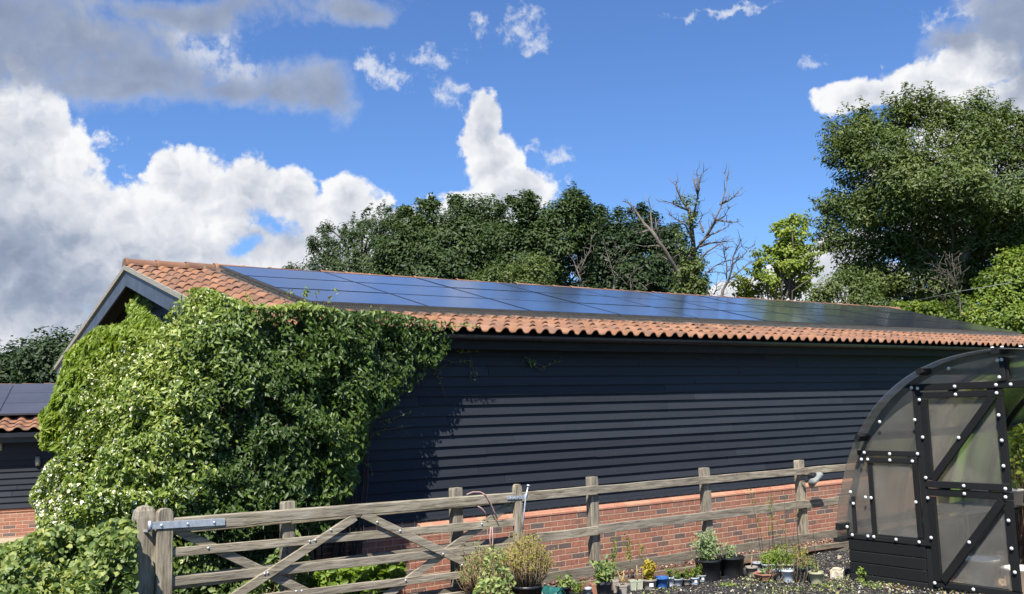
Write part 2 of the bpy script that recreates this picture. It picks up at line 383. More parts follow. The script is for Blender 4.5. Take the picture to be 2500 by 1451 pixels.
def m_leaf(name, cols, rough=0.45, trans=0.35, spec=0.5, backdark=1.0):
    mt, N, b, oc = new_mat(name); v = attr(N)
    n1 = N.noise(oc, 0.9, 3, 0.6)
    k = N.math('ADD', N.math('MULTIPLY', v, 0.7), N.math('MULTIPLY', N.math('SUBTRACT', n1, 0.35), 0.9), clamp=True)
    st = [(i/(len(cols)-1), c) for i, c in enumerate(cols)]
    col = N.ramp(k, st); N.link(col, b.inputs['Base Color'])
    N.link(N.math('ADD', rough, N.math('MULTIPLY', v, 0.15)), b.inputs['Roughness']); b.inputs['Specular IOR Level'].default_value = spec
    tr = N.new('ShaderNodeBsdfTranslucent'); N.link(N.mix(1.0, col, (1.25, 1.3, 0.6), 'MULTIPLY'), tr.inputs[0])
    ms = N.new('ShaderNodeMixShader'); ms.inputs[0].default_value = trans
    N.link(b.outputs[0], ms.inputs[1]); N.link(tr.outputs[0], ms.inputs[2])
    N.link(ms.outputs[0], N.n['Material Output'].inputs[0]); return mt
def m_bark(name, c0, c1):
    mt, N, b, oc = new_mat(name)
    g = N.noise(mapping(N, oc, (6, 6, 1.2)), 1.5, 6, 0.65, 0.3)
    N.link(N.ramp(g, [(0.35, c0), (0.65, c1)]), b.inputs['Base Color']); b.inputs['Roughness'].default_value = 0.9
    bump(N, b, g, 0.02, 0.6); return mt

M = dict(
    wood_x=m_wood('weathered_wood_long', 0), wood_z=m_wood('weathered_wood_upright', 2), wood_y=m_wood('weathered_wood_deep', 1), sleeper=m_wood('old_board', 0, 0.75, 0.5),
    boards=m_boards('black_weatherboard'), dark_timber=m_boards('black_stained_timber', (0.015, 0.0155, 0.016)),
    barge=m_simple('slate_blue_paint', (0.055, 0.07, 0.10), 0.5, nscale=5),
    brick=m_brick('red_brick', off=0.76-10*0.075-0.085), coping=m_brick('orange_plinth_brick', coping=True), brick_far=m_brick('far_brick', 0.215, 0.068),
    tile=m_tile('terracotta_pantile'), mortar=m_simple('grey_mortar', (0.27, 0.25, 0.21), 0.95, nscale=30, bumpd=0.004),
    gutter=m_simple('black_plastic', (0.012, 0.013, 0.018), 0.35, nscale=3), void=m_simple('dark_felt', (0.01, 0.01, 0.011), 0.9),
    pframe=m_simple('black_panel_frame', (0.012, 0.012, 0.014), 0.4), wire=m_simple('bird_netting_wire', (0.14, 0.14, 0.13), 0.6, 0.0), rust=m_simple('dull_wire', (0.09, 0.08, 0.07), 0.8),
    galv=m_simple('galvanised_steel', (0.52, 0.55, 0.60), 0.42, 0.55, nscale=25, amp=0.2), white=m_simple('white_plastic_cap', (0.62, 0.62, 0.60), 0.35, amp=0.05),
    soil=m_simple('potting_soil', (0.035, 0.025, 0.018), 0.95, nscale=60, amp=0.6, bumpd=0.01),
    lamp=m_simple('grey_lamp_body', (0.22, 0.23, 0.22), 0.5), black=m_simple('black_pot_plastic', (0.018, 0.019, 0.021), 0.42, nscale=8),
    cane=m_simple('bamboo_cane', (0.50, 0.36, 0.13), 0.6), twig=m_simple('brown_twig', (0.16, 0.10, 0.06), 0.85, nscale=30), twigdark=m_simple('dark_stem', (0.05, 0.035, 0.028), 0.8, nscale=30),
    stone=m_simple('pale_limestone', (0.48, 0.42, 0.31), 0.9, nscale=9, amp=0.35, bumpd=0.03), bark=m_bark('tree_bark', (0.05, 0.042, 0.033), (0.14, 0.12, 0.095)),
    dead=m_bark('dead_pale_bark', (0.07, 0.06, 0.05), (0.20, 0.17, 0.14)),
)
def m_panel(nm='solar_glass', c0=(0.040, 0.046, 0.075), c1=(0.052, 0.058, 0.092), r0=.12, ior=1.8, coat=.8):
    mt, N, b, oc = new_mat(nm); v = attr(N)
    nz = N.noise(oc, 1.3, 3, 0.5)
    N.link(N.ramp(nz, [(0.35, c0), (0.65, c1)]), b.inputs['Base Color'])
    b.inputs['IOR'].default_value = ior; b.inputs['Coat Weight'].default_value = coat; b.inputs['Coat Roughness'].default_value = r0+.03; b.inputs['Coat IOR'].default_value = 1.7
    N.link(N.math('ADD', r0, N.math('MULTIPLY', N.noise(oc, 5, 4, 0.6), 0.08)), b.inputs['Roughness'])
    bump(N, b, N.noise(oc, 1.1, 2, 0.5), 0.02, 0.12); return mt
M['galv_dull'] = m_simple('rusty_nail', (.09, .085, .08), .7); M['panel'] = m_panel(); M['panel_far'] = m_panel('dull_solar_glass', (.05, .053, .068), (.062, .065, .08), .38, 1.45, 0.0)

# ------------------------------------------------------------------ ground (setting)
def m_ground(name, stops, sc1, sc2, bd):
    mt, N, b, oc = new_mat(name)
    a = N.noise(oc, sc1, 8, 0.7); c = N.noise(oc, sc2, 6, 0.75, 0.5)
    k = N.math('ADD', N.math('MULTIPLY', a, 0.45), N.math('MULTIPLY', c, 0.55))
    N.link(N.ramp(k, stops), b.inputs['Base Color']); b.inputs['Roughness'].default_value = 0.95; b.inputs['Specular IOR Level'].default_value = 0.2
    bump(N, b, c, bd, 1.0); return mt
g = MB(); g.add([(-300, -100, -.10), (400, -100, -.10), (400, 600, -.10), (-300, 600, -.10)], [(0, 1, 2, 3)])
tag(g.build('ground', m_ground('rough_grass_soil', [(0.3, (0.03, 0.035, 0.015)), (0.5, (0.05, 0.07, 0.02)), (0.7, (0.10, 0.10, 0.04))], 1.2, 18, 0.03)), kind='structure')
def sheet(name, x0, x1, y0, y1, z, n, amp, mat, seed):
    rg = np.random.default_rng(seed); nx = n; ny = max(2, int(n*(y1-y0)/(x1-x0)))
    X, Y = np.meshgrid(np.linspace(x0, x1, nx), np.linspace(y0, y1, ny)); Z = z + amp*(np.sin(X*3.1+1)*np.sin(Y*2.7)+np.sin(X*7.3+Y*5.1)*.5) + rg.normal(0, amp*.5, X.shape)
    V = np.stack([X, Y, Z], -1).reshape(-1, 3); i = (np.arange(ny-1)[:, None]*nx+np.arange(nx-1)[None]).ravel()
    lp = np.stack([i, i+1, i+nx+1, i+nx], 1).ravel()
    return np_mesh(name, V, lp, np.arange(len(i))*4, None, rg.random(len(i)), mat, None, True)
mulch = m_ground('dark_mulch', [(0.3, (0.014, 0.013, 0.012)), (0.48, (0.038, 0.035, 0.033)), (0.60, (0.085, 0.075, 0.062)), (0.75, (0.20, 0.18, 0.15))], 6, 60, 0.03)
tag(sheet('gravel_path', 3.0, 14.8, 3.1, 9.16, 0.02, 200, 0.006, mulch, 3), kind='structure')
litterm = m_ground('leaf_litter', [(0.3, (0.05, 0.026, 0.018)), (0.48, (0.14, 0.075, 0.05)), (0.6, (0.25, 0.16, 0.11)), (0.75, (0.50, 0.39, 0.29))], 9, 45, 0.04)
tag(sheet('planting_bed', 3.0, 25.0, 8.75, 9.27, 0.072, 200, 0.006, litterm, 5), kind='structure')
tag(sheet('wall_border', 3.0, 23.0, 9.27, 10.62, -0.075, 160, 0.012, litterm, 6), kind='structure')
sand = m_ground('sandy_path', [(0.3, (0.30, 0.24, 0.16)), (0.7, (0.45, 0.38, 0.27))], 5, 40, 0.01)
g = MB(); g.add([(-6, 17.2, -.02), (4.1, 14.2, -.02), (4.1, 22, -.02), (-6, 24, -.02)], [(0, 1, 2, 3)])
tag(g.build('path', sand), kind='structure')

lawn = m_ground('mown_grass', [(0.3, (0.06, 0.11, 0.02)), (0.5, (0.11, 0.19, 0.035)), (0.7, (0.18, 0.26, 0.06))], 2.5, 35, 0.02)
g = MB(); g.add([(7, -40, .0), (60, -40, .0), (60, 3.1, .0), (7, 3.1, .0)], [(0, 1, 2, 3)]); g.add([(14.8, 3.1, .0), (60, 3.1, .0), (60, 8.4, .0), (14.8, 8.4, .0)], [(0, 1, 2, 3)])
tag(g.build('lawn', lawn), kind='structure')
def scatter_chips(name, label, cat, P, size, mat, seed, kind='stuff'):
    rg = np.random.default_rng(seed); n = len(P)
    A = unit(rg.normal(0, 1, (n, 3))*[1, 1, .35]); B = unit(np.cross(A, rg.normal(0, 1, (n, 3)))); C = np.cross(A, B)
    s = rg.uniform(.4, 1.3, (n, 1))*size; V = np.empty((n, 6, 3))
    for i, (a, b_, c) in enumerate([(1, 0, 0), (-1, 0, 0), (0, .6, 0), (0, -.6, 0), (0, 0, .35), (0, 0, -.35)]): V[:, i] = P + A*s*a + B*s*b_ + C*s*c
    fc = [(0, 2, 4), (2, 1, 4), (1, 3, 4), (3, 0, 4), (2, 0, 5), (1, 2, 5), (3, 1, 5), (0, 3, 5)]
    loops = (np.arange(n)[:, None]*6 + np.array(fc).ravel()[None]).ravel(); starts = np.arange(n*8)*3
    return tag(np_mesh(name, V.reshape(-1, 3), loops, starts, None, np.repeat(rg.random(n), 8), mat), label, cat, kind=kind)
def m_var(name, cols, rough=0.9):
    mt, N, b, oc = new_mat(name); N.link(N.ramp(attr(N), [(i/(len(cols)-1), c) for i, c in enumerate(cols)]), b.inputs['Base Color'])
    b.inputs['Roughness'].default_value = rough; return mt
rg = np.random.default_rng(11)
_tl = np.array([onZ(1440, 1462), onZ(1545, 1446), onZ(1700, 1428), onZ(1862, 1408)])
def clear(P):      # keep the plant tray free of mulch
    return P[~((P[:, 0] < _tl[-1][0]+.1) & (P[:, 1] > np.interp(P[:, 0], _tl[:, 0], _tl[:, 1])-.035))]
n = 26000; P = np.stack([rg.uniform(6.3, 13, n), rg.uniform(5.2, 9.1, n), rg.uniform(0.02, 0.04, n)], 1); P = clear(P)
scatter_chips('bark_mulch', 'dark chipped bark mulch on the ground around the pots', 'mulch', P, 0.016, m_var('mulch_bits', [(0.014, 0.013, 0.013), (0.04, 0.038, 0.037), (0.085, 0.08, 0.075), (0.19, 0.175, 0.155)], 0.6), 1)
n = 1500; P = np.stack([rg.uniform(6.3, 12, n), rg.uniform(5.2, 8.6, n), rg.uniform(0.03, 0.05, n)], 1)
P = P[(rg.random(n) < np.clip(1.2-(P[:, 1]-5.8)/2.4, .12, 1))]
scatter_chips('pale_chips', 'pale wood chips and flints strewn over the dark mulch', 'chips', P, 0.020, m_var('chip_colours', [(0.25, 0.2, 0.13), (0.42, 0.38, 0.3), (0.7, 0.66, 0.58)]), 2)
n = 12000; P = np.stack([rg.uniform(4, 14.5, n), rg.uniform(8.8, 10.55, n), rg.uniform(0.0, 0.03, n)], 1); P[:, 2] += np.where(P[:, 1] < 9.27, .08, -.07); P = P[(P[:, 1] > 9.02-.07*(P[:, 0]-9.6))]
scatter_chips('fallen_leaves', 'brown fallen leaf litter along the foot of the brick wall', 'leaf litter', P, 0.024, m_var('litter_colours', [(0.06, 0.03, 0.022), (0.16, 0.075, 0.05), (0.24, 0.12, 0.08), (0.48, 0.34, 0.25)]), 3)

n = 5200; rg = np.random.default_rng(14); P = np.stack([rg.uniform(6.3, 10.6, n), rg.uniform(5.2, 8.3, n), rg.uniform(.03, .06, n)], 1)
P = P[vnoise(P*[1, 1, 0], 2.2, 9)+.5*vnoise(P*[1, 1, 0], 6, 10)+rg.normal(0, .12, n) > .25]; P = clear(P)
GCM = [(.05, .08, .02), (.12, .17, .04), (.25, .26, .08), (.30, .2, .1)]
n = 2200; Q = np.stack([rg.uniform(6.3, 12.5, n), rg.uniform(5.2, 9.0, n), rg.uniform(.03, .05, n)], 1)
Q = clear(Q)
def m_varleaf(): return m_var('ground_leaf_colours', GCM, .6)
tag(leaves('ground_weeds', P, np.tile([-.1, -.2, 1.], (len(P), 1)), .032, .018, m_varleaf(), rng=rg, rnd=.6), 'thin scatter of tiny weeds and clippings over the dark mulch', 'weeds', kind='stuff')
tag(leaves('leaf_scraps', Q, np.tile([0, 0, 1.], (len(Q), 1)), .035, .010, m_var('scrap_colours', [(.16, .11, .07), (.35, .28, .18), (.5, .45, .33)], .8), rng=rg, rnd=.35, shape='leaf'), 'dry brown twig and leaf scraps lying on the mulch', 'leaf scraps', kind='stuff')

# ------------------------------------------------------------------ the barn
XG, XE = 3.84, 22.95            # gable verge, far end
YW, YE, YR, ZE, ZR = 10.629, 10.279, 14.87, 3.06, 4.306
SL = math.atan2(ZR-ZE, YR-YE); CS_, SN_ = math.cos(SL), math.sin(SL); SLEN = math.hypot(ZR-ZE, YR-YE)
barn = empty('barn', (0, 0, 0), 0, 'long black weatherboarded barn with terracotta pantile roof on a red brick plinth', 'barn')
g = MB(); g.box(4.2, 22.6, YW-.055, YW+0.22, -0.15, 0.675); g.build('brick_plinth', M['brick'], barn)
g = MB(); g.prism([(YW-0.062, 0.678), (YW-0.062, 0.700), (YW-0.010, 0.766), (YW+0.2, 0.766), (YW+0.2, 0.678)], 0, 4.2, 22.6); g.build('plinth_coping', M['coping'], barn)
def weatherboards(root, x0, x1, yf, z0, z1, expo, mat, name='weatherboard_wall', seed=1, axis='x'):
    rg_ = random.Random(seed); g = MB(); z = z0; i = 0
    while z < z1-0.01:
        zt = min(z+expo+0.02, z1); xs = [x0]; x = x0 + rg_.uniform(0.6, 4.0)
        while x < x1-0.5: xs.append(x); x += rg_.choice([3.6, 4.2, 4.8])
        xs.append(x1); dz = rg_.uniform(-0.006, 0.006)
        for a, b_ in zip(xs, xs[1:]):
            g.cur = rg_.random(); jz = rg_.uniform(-0.005, 0.005); a += 0.003; b_ -= 0.003
            nb = max(1, int((b_-a)/0.9)); pts = [a+(b_-a)*k/nb for k in range(nb+1)]; wv = [rg_.uniform(-.0018, .0018) for _ in pts]
            for (p_, q_, w0, w1) in zip(pts, pts[1:], wv, wv[1:]):
                zb = z+dz+jz
                V = [(p_, yf-.038+w0, zb), (q_, yf-.038+w1, zb), (q_, yf-.008, zt), (p_, yf-.008, zt), (p_, yf, zb), (q_, yf, zb), (q_, yf, zt), (p_, yf, zt)]
                if axis == 'y': V = [(v[1], v[0], v[2]) for v in V]
                g.add(V, [(0, 1, 2, 3), (4, 5, 1, 0), (7, 3, 2, 6), (0, 3, 7, 4), (1, 5, 6, 2)])
        z += expo; i += 1
    o = g.build(name, mat, root)
    if seed == 1:
        n = MB(); z = z0
        while z < z1-.1:
            x = x0+.4
            while x < x1:
                xx = x+rg_.uniform(-.02, .02); zz = z+.03+rg_.uniform(-.004, .004); yy = yf-.0335; r = .0038
                n.add([(xx+r*math.cos(k*1.2566), yy-.0045, zz+r*math.sin(k*1.2566)) for k in range(5)]+[(xx+r*math.cos(k*1.2566), yy+.004, zz+r*math.sin(k*1.2566)) for k in range(5)], [list(range(5))[::-1]]+[[k, (k+1) % 5, 5+(k+1) % 5, 5+k] for k in range(5)])
                x += .6
            z += expo
        n.build('nail_heads', M['galv_dull'], root)['kind'] = 'stuff'
    return o
weatherboards(barn, 4.2, 22.6, YW, 0.772, 3.0, 0.1245, M['boards'])
g = MB(); g.box(4.2, 22.6, YW+.001, YW+.18, 0.80, 3.02); g.build('wall_core', M['void'], barn)
# gable end: boards clipped under the roof slope
def gable(root, X, y0, yr, y1, z0, ze, zr, mat):
    g = MB(); z = z0; rr = random.Random(5)
    while z < zr-0.08:
        zt = z+0.145
        def lim(zz):
            if zz <= ze: return y0, y1
            k = (zz-ze)/(zr-ze); return y0+(yr-y0)*k, y1-(y1-yr)*k
        a0, b0 = lim(z); a1, b1 = lim(zt); g.cur = rr.random()
        if b1 > a1: g.add([(X-.03, a0, z), (X-.03, b0, z), (X-.006, b1, zt), (X-.006, a1, zt), (X, a0, z), (X, b0, z)], [(0, 3, 2, 1), (0, 1, 5, 4)])
        z += 0.125
    return g.build('gable_wall', mat, root)
gable(barn, 4.2, YW, YR, 19.1, 0.77, 3.0, ZR-.2, M['boards'])
g = MB(); g.box(4.2, 4.4, YW+.22, 19.1, -0.05, 0.77); g.build('brick_plinth', M['brick'], barn)
g = MB(); g.prism([(YW+.1, .77), (19.1, .77), (19.1, 2.95), (YR, ZR-.22), (YW+.1, 2.95)], 0, 4.203, 4.3); g.build('wall_core', M['void'], barn)
g = MB(); g.prism([(YW+.1, 0), (19.1, 0), (19.1, 2.95), (YR, ZR-.22), (YW+.1, 2.95)], 0, 22.4, 22.595); g.build('wall_core', M['void'], barn)
g = MB(); g.box(4.2, 22.6, 19.0, 19.1, 0, 3.0); g.build('rear_wall', M['boards'], barn)
# pantiles
def pantiles(root, x0, x1, ye, ze, cs, sn, slen, pitch=0.2155, gauge=0.297, sgn=1, seed=3, name='roof_tiles', yo=0.0):
    """sgn +1: slope rises towards +y; -1: the far slope"""
    nr = int(math.ceil(slen/gauge)); nc = int((x1-x0)/pitch); prof = []
    K = 10
    for k in range(K+1):
        t = k/K
        if t < 0.60: h = 0.052*math.sin(math.pi*t/0.60)**0.75
        else: h = -0.010*math.sin(math.pi*(t-0.60)/0.40)
        prof.append((t, h))
    prof = prof[:-1]; rg_ = np.random.default_rng(seed)
    xs = np.array([(c+t)*pitch for c in range(nc) for t, h in prof] + [nc*pitch]) + x0
    hs = np.array([h for c in range(nc) for t, h in prof] + [0.0]); nx = len(xs)
    V = []; loops = []; var = []; off = 0
    colv = rg_.random((nr, nc+1))
    cidx = np.minimum(np.arange(nx)//K, nc-1)
    for r in range(nr):
        s0 = r*gauge; s1 = min(s0+gauge+0.035, slen)
        jit = rg_.normal(0, 0.007, nc+1)[cidx]; jh = rg_.normal(0, 0.003, nc+1)[cidx]
        lift0 = 0.036; lift1 = 0.008
        rows = []
        for (s_, lf, up) in ((s0, lift0-0.016, 1), (s0, lift0, 1), (s0+(s1-s0)*.5, (lift0+lift1)/2, 1), (s1, lift1, 1)):
            ss = s_ + (jit if s_ == s0 else 0); hh = hs+lf+jh
            y = ye + sgn*(ss*cs - hh*sn); z = ze + ss*sn + hh*cs
            rows.append(np.stack([xs, y*np.ones(nx), z*np.ones(nx)], 1))
        V.append(np.concatenate(rows))
        i = np.arange(nx-1)
        for q in range(3):
            a = off+q*nx+i; b_ = off+(q+1)*nx+i
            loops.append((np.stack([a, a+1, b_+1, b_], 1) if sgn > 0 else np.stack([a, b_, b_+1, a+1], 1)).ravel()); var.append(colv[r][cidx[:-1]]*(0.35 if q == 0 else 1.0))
        off += 4*nx
    loops = np.concatenate(loops); nf = len(loops)//4
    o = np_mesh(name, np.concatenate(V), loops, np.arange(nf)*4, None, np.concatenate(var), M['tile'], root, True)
    return o
t1 = pantiles(barn, XG, XE, YE, ZE-.02, CS_, SN_, SLEN)
me = t1.data
pantiles(barn, XG, XE, 2*YR-YE, ZE-.02, CS_, SN_, SLEN, sgn=-1, seed=8, name='roof_tiles')
g = MB(); g.prism([(YE+.04, ZE-.045), (YR, ZR-.03), (YR, ZR-.09), (YE+.04, ZE-.1)], 0, XG+.05, XE-.05)
g.prism([(YR+.001, ZR-.03), (19.42, ZE-.045), (19.42, ZE-.1), (YR+.001, ZR-.09)], 0, XG+.05, XE-.05); g.build('roof_deck', M['void'], barn)
# ridge tiles
rr = random.Random(4); x = XG-0.01; g = MB(); g.smooth = True
while x < XE:
    g.cur = rr.random(); L = 0.44; dz = rr.uniform(-.006, .008); ring = lambda xx, r: [(xx, YR+r*math.cos(t), ZR+.02+dz+r*.82*math.sin(t)) for t in [math.pi*(-.04+1.08*k/10) for k in range(11)]]
    g.loft([ring(x, .118), ring(x+.03, .128), ring(x+.06, .115), ring(x+L, .108)], closed=False)
    if x < XG: 
        c0 = ring(x, .112); g.add(c0, [list(range(len(c0)))])
    x += L
g.build('ridge_tiles', M['tile'], barn)
# verge mortar, bargeboards, soffit
def sl(y, dz=0.0):
    return (ZE + (y-YE)*math.tan(SL) if y <= YR else ZR - (y-YR)*math.tan(SL)) + dz
g = MB()
for (ya, yb) in ((YE+.02, YR), (YR, 19.44)):
    g.prism([(ya, sl(ya, -.055)), (yb, sl(yb, -.055)), (yb, sl(yb, .012)), (ya, sl(ya, .012))], 0, XG-.012, XG+.05)
g.build('verge_mortar', M['mortar'], barn)
for (ya, yb) in ((YE+.12, YR-.001), (YR+.001, 19.34)):
    g = MB(); g.prism([(ya, sl(ya, -.29)), (yb, sl(yb, -.29)), (yb, sl(yb, -.06)), (ya, sl(ya, -.06))], 0, XG+.02, XG+.045); g.build('bargeboard', M['barge'], barn)
g = MB()
for (ya, yb) in ((YE+.12, YR), (YR, 19.34)):
    g.prism([(ya, sl(ya, -.12)), (yb, sl(yb, -.12)), (yb, sl(yb, -.1)), (ya, sl(ya, -.1))], 0, XG+.05, 4.2)
g.build('verge_soffit', M['void'], barn)
g = MB(); g.box(3.92, 22.85, YE+.10, YE+.125, ZE-.22, ZE-.04); g.build('fascia', M['void'], barn)
g = MB(); g.box(3.92, 22.85, YE+.126, YW+.1, ZE-.21, ZE-.19); g.build('soffit', M['void'], barn)
g = MB(); g.smooth = True; R0 = .056; yc, zc = YE+.04, ZE-.055
prof = [(-R0-.004, .006), (-R0, .008), (-R0, 0)] + [(R0*math.cos(t), R0*math.sin(t)) for t in [math.pi*(1+k/10) for k in range(1, 10)]] + [(R0, 0)] + [((R0-.006)*math.cos(t), (R0-.006)*math.sin(t)) for t in [math.pi*(2-k/10) for k in range(0, 11)]]
g.loft([[(xx, yc+a, zc+b_) for a, b_ in prof] for xx in (3.92, 22.87)], True)
gut = g.build('gutter', M['gutter'], barn)
xx = 5.1
while xx < 22.8:
    g = MB(); pr = [( (R0+.004)*math.cos(t), (R0+.004)*math.sin(t)) for t in [math.pi*(1+k/8) for k in range(9)]] + [((R0+.0005)*math.cos(t), (R0+.0005)*math.sin(t)) for t in [math.pi*(2-k/8) for k in range(9)]]
    g.loft([[(q_, yc+a, zc+b_) for a, b_ in pr] for q_ in (xx, xx+.022)]); g.build('gutter_bracket', M['gutter'], gut); xx += 0.9

# solar panels on the roof
def solar_array(root_label, roofp, x0, cols, rows, pw, ph, s_top, slen, ye, ze, cs, sn, parent_loc=(0, 0, 0), rz=0, wires=True, lastrow=None):
    r = empty('solar_array', parent_loc, rz, root_label, 'solar panels')
    def P(x, s, h): return (x, ye + s*cs - h*sn, ze + s*sn + h*cs)
    s_b = slen - s_top - rows*ph; gap = 0.012
    for i in range(cols):
        for j in range(rows):
            a, b_ = x0+i*pw+gap/2, x0+(i+1)*pw-gap/2; c, d_ = s_b+j*ph+gap/2, s_b+(j+1)*ph-gap/2
            g = MB(); h1 = 0.135+random.uniform(-.003, .003)
            def slab(a, b_, c, d_, h0, h1): g.add([P(a, c, h0), P(b_, c, h0), P(b_, d_, h0), P(a, d_, h0), P(a, c, h1), P(b_, c, h1), P(b_, d_, h1), P(a, d_, h1)], [(0,3,2,1),(4,5,6,7),(0,1,5,4),(1,2,6,5),(2,3,7,6),(3,0,4,7)])
            fw = 0.013
            slab(a, b_, c, c+fw, h1-.035, h1); slab(a, b_, d_-fw, d_, h1-.035, h1); slab(a, a+fw, c+fw, d_-fw, h1-.035, h1); slab(b_-fw, b_, c+fw, d_-fw, h1-.035, h1)
            po = g.build('solar_panel', M['pframe'] if wires else M['panel_far'], r)
            g = MB(); slab(a+fw, b_-fw, c+fw, d_-fw, h1-.03, h1-.002+random.uniform(-.001, .0005)); g.build('glass', M['panel'] if wires else M['panel_far'], po)
    g = MB()
    for j in range(rows):
        for o_ in (.25, .75):
            s_ = s_b+(j+o_)*ph; g.bar(P(x0-.05, s_, .075), P(x0+cols*pw+.03, s_, .075), .04, .04)
    g.build('mounting_rail', M['pframe'], r)
    if wires:
        g = MB(); rr = random.Random(9); x = x0; xe = x0+cols*pw
        while x < xe:
            a = Vector(P(x, s_b+.006, .128)); b_ = Vector(P(x+.0, s_b-.035, .09)); c = Vector(P(x+.012, s_b-.125, .05+rr.uniform(-.006, .006)))
            g.bar(a, b_, .0035, .0035, (0, 1, 0)); g.bar(b_, c, .0035, .0035, (0, 1, 0)); x += .026
        for s_, h in ((-.001, .127), (-.035, .092), (-.08, .07), (-.12, .054)): g.bar(P(x0, s_b+s_, h), P(xe, s_b+s_, h), .003, .003)
        s_ = s_b
        while s_ < s_b+rows*ph:
            g.bar(P(x0, s_, .13), P(x0-.04, s_, .09), .003, .003, (0, 0, 1)); g.bar(P(x0-.04, s_, .09), P(x0-.13, s_, .05), .003, .003, (0, 0, 1)); s_ += .03
        for x_, h in ((0, .128), (-.04, .092), (-.085, .07), (-.13, .052)): g.bar(P(x0+x_, s_b, h), P(x0+x_, s_b+rows*ph, h), .003, .003)
        g.build('bird_netting', M['wire'], r)
        g = MB()   # dark inner skirt under the edge
        g.add([P(x0+.02, s_b+.03, .10), P(xe, s_b+.03, .10), P(xe, s_b+.04, .045), P(x0+.02, s_b+.04, .045)], [(0, 1, 2, 3)])
        g.bar(P(x0, s_b+.07, .055), P(xe, s_b+.07, .055), .05, .06); g.build('edge_trim', M['void'], r)
    return r
solar_array('long array of dark blue solar panels on the big barn roof', None, 5.11, 10, 3, 1.715, 1.125, 0.315, SLEN, YE, ZE, CS_, SN_)

# ------------------------------------------------------------------ second barn, far left
FB = empty('outbuilding', tuple(onZ(100, 1305)), R_(-14), 'low black barn with tiled roof half hidden at the left edge', 'barn')
fz = dict(bt=.50, e=1.98)
g = MB(); g.box(-7, 3.5, 0, .2, -.05, .44); g.build('brick_plinth', M['brick_far'], FB)
g = MB(); g.prism([(-.012, .443), (-.012, .49), (.05, .53), (.2, .53), (.2, .443)], 0, -7, 3.5); g.build('plinth_coping', M['coping'], FB)
weatherboards(FB, -7, 3.5, 0, .51, 1.95, .112, M['boards'], seed=7)
g = MB(); g.box(-7, 3.5, .002, .2, .53, 1.95); g.build('wall_core', M['void'], FB)
fsl = math.radians(12.6); fl = 4.15
pantiles(FB, -7, 3.5, -.32, 1.93, math.cos(fsl), math.sin(fsl), fl, pitch=.27, gauge=.3, seed=12)
g = MB(); g.prism([(-.28, 1.90), (-.32+fl*math.cos(fsl), 1.90+fl*math.sin(fsl)), (-.32+fl*math.cos(fsl), 1.80)], 0, -6.9, 3.4); g.build('roof_deck', M['void'], FB)
g = MB(); x = -7; rr = random.Random(8)
yr_, zr_ = -.32+fl*math.cos(fsl), 1.93+fl*math.sin(fsl)
while x < 3.4:
    g.cur = rr.random(); g.smooth = True
    ring = lambda xx, r: [(xx, yr_+r*math.cos(t), zr_+r*.8*math.sin(t)) for t in [math.pi*k/8 for k in range(9)]]
    g.loft([ring(x, .15), ring(x+.45, .135)], closed=False); x += .45
g.build('ridge_tiles', M['tile'], FB)
g = MB(); g.box(-7, 3.5, -.36, -.26, 1.82, 1.90); g.build('gutter', M['gutter'], FB)
g = MB(); g.box(-7, 3.5, -.25, -.23, 1.72, 1.86); g.build('fascia', M['gutter'], FB)
sa = solar_array('dull grey solar panels on the low roof at the left edge', None, -6.0, 5, 3, 1.72, 1.03, .22, fl, -.32, 1.95, math.cos(fsl), math.sin(fsl), tuple(FB.location), R_(-14), wires=False)
Rz = Matrix.Rotation(R_(-14), 4, 'Z')
def far_lamp(px, py, label):
    # wall lamp on the far barn: find the wall point along that sight line
    o = Vector(FB.location); nrm = Rz @ Vector((0, -1, 0)); d = Vector(ray(px, py)); t = (o-Vector(CAMP)).dot(nrm)/d.dot(nrm); p = Vector(CAMP)+d*t
    e = empty('wall_lamp', tuple(p + nrm*.035), R_(-14), label, 'lamp', 'lamps on the far black barn')
    g = MB(); g.lathe([(.02, -.09), (.045, -.085), (.05, 0), (.045, .085), (.02, .09)], 12); g.build('lamp_shade', M['lamp'], e)
    g = MB(); g.box(-.03, .03, .02, .034, -.05, .05); g.build('mounting_plate', M['lamp'], e)
far_lamp(93, 1126, 'small grey wall lamp beside the flowering climber on the far barn'); far_lamp(0, 1089, 'pale wall lamp on the far barn cut by the left photo edge')
g = MB(); p = at(0, 950, 46); g.box(-8, 1.0, 0, 6, -4, 0); g.prism([(-.3, -.0), (6, .0), (3, .25)], 0, -8, 1.2); o = g.build('distant_shed', M['mortar']); o.location = p; o.rotation_euler = (0, 0, R_(-14)); tag(o, 'sliver of a distant grey roof beyond the low barn', 'shed')

# ------------------------------------------------------------------ post and rail fence
FY = 9.285                              # front face of the posts
fence = empty('post_and_rail_fence', (4.0, FY, 0), 0, 'weathered timber post and rail fence in front of the brick wall', 'fence')
def loc(o, p=None):                      # mesh written in world coordinates, moved under its root
    o.matrix_parent_inverse = o.parent.matrix_basis.inverted() if o.parent else Matrix(); return o
def rough_bar(g, x0, x1, y0, y1, z0, z1, n=7, amp=.004, rnd_=random.Random(2)):
    rings = []
    for i in range(n+1):
        x = x0+(x1-x0)*i/n; a, b_, c, d_ = [rnd_.uniform(-amp, amp) for _ in range(4)]; e = .005
        ya, yb, za, zb = y0+a*.4, y1, z0+c, z1+d_
        rings.append([(x, ya+e, za), (x, yb-e, za), (x, yb, za+e), (x, yb, zb-e), (x, yb-e, zb), (x, ya+e, zb), (x, ya, zb-e), (x, ya, za+e)])
    g.loft(rings)
PX = [4.0+1.95*i for i in range(6)]
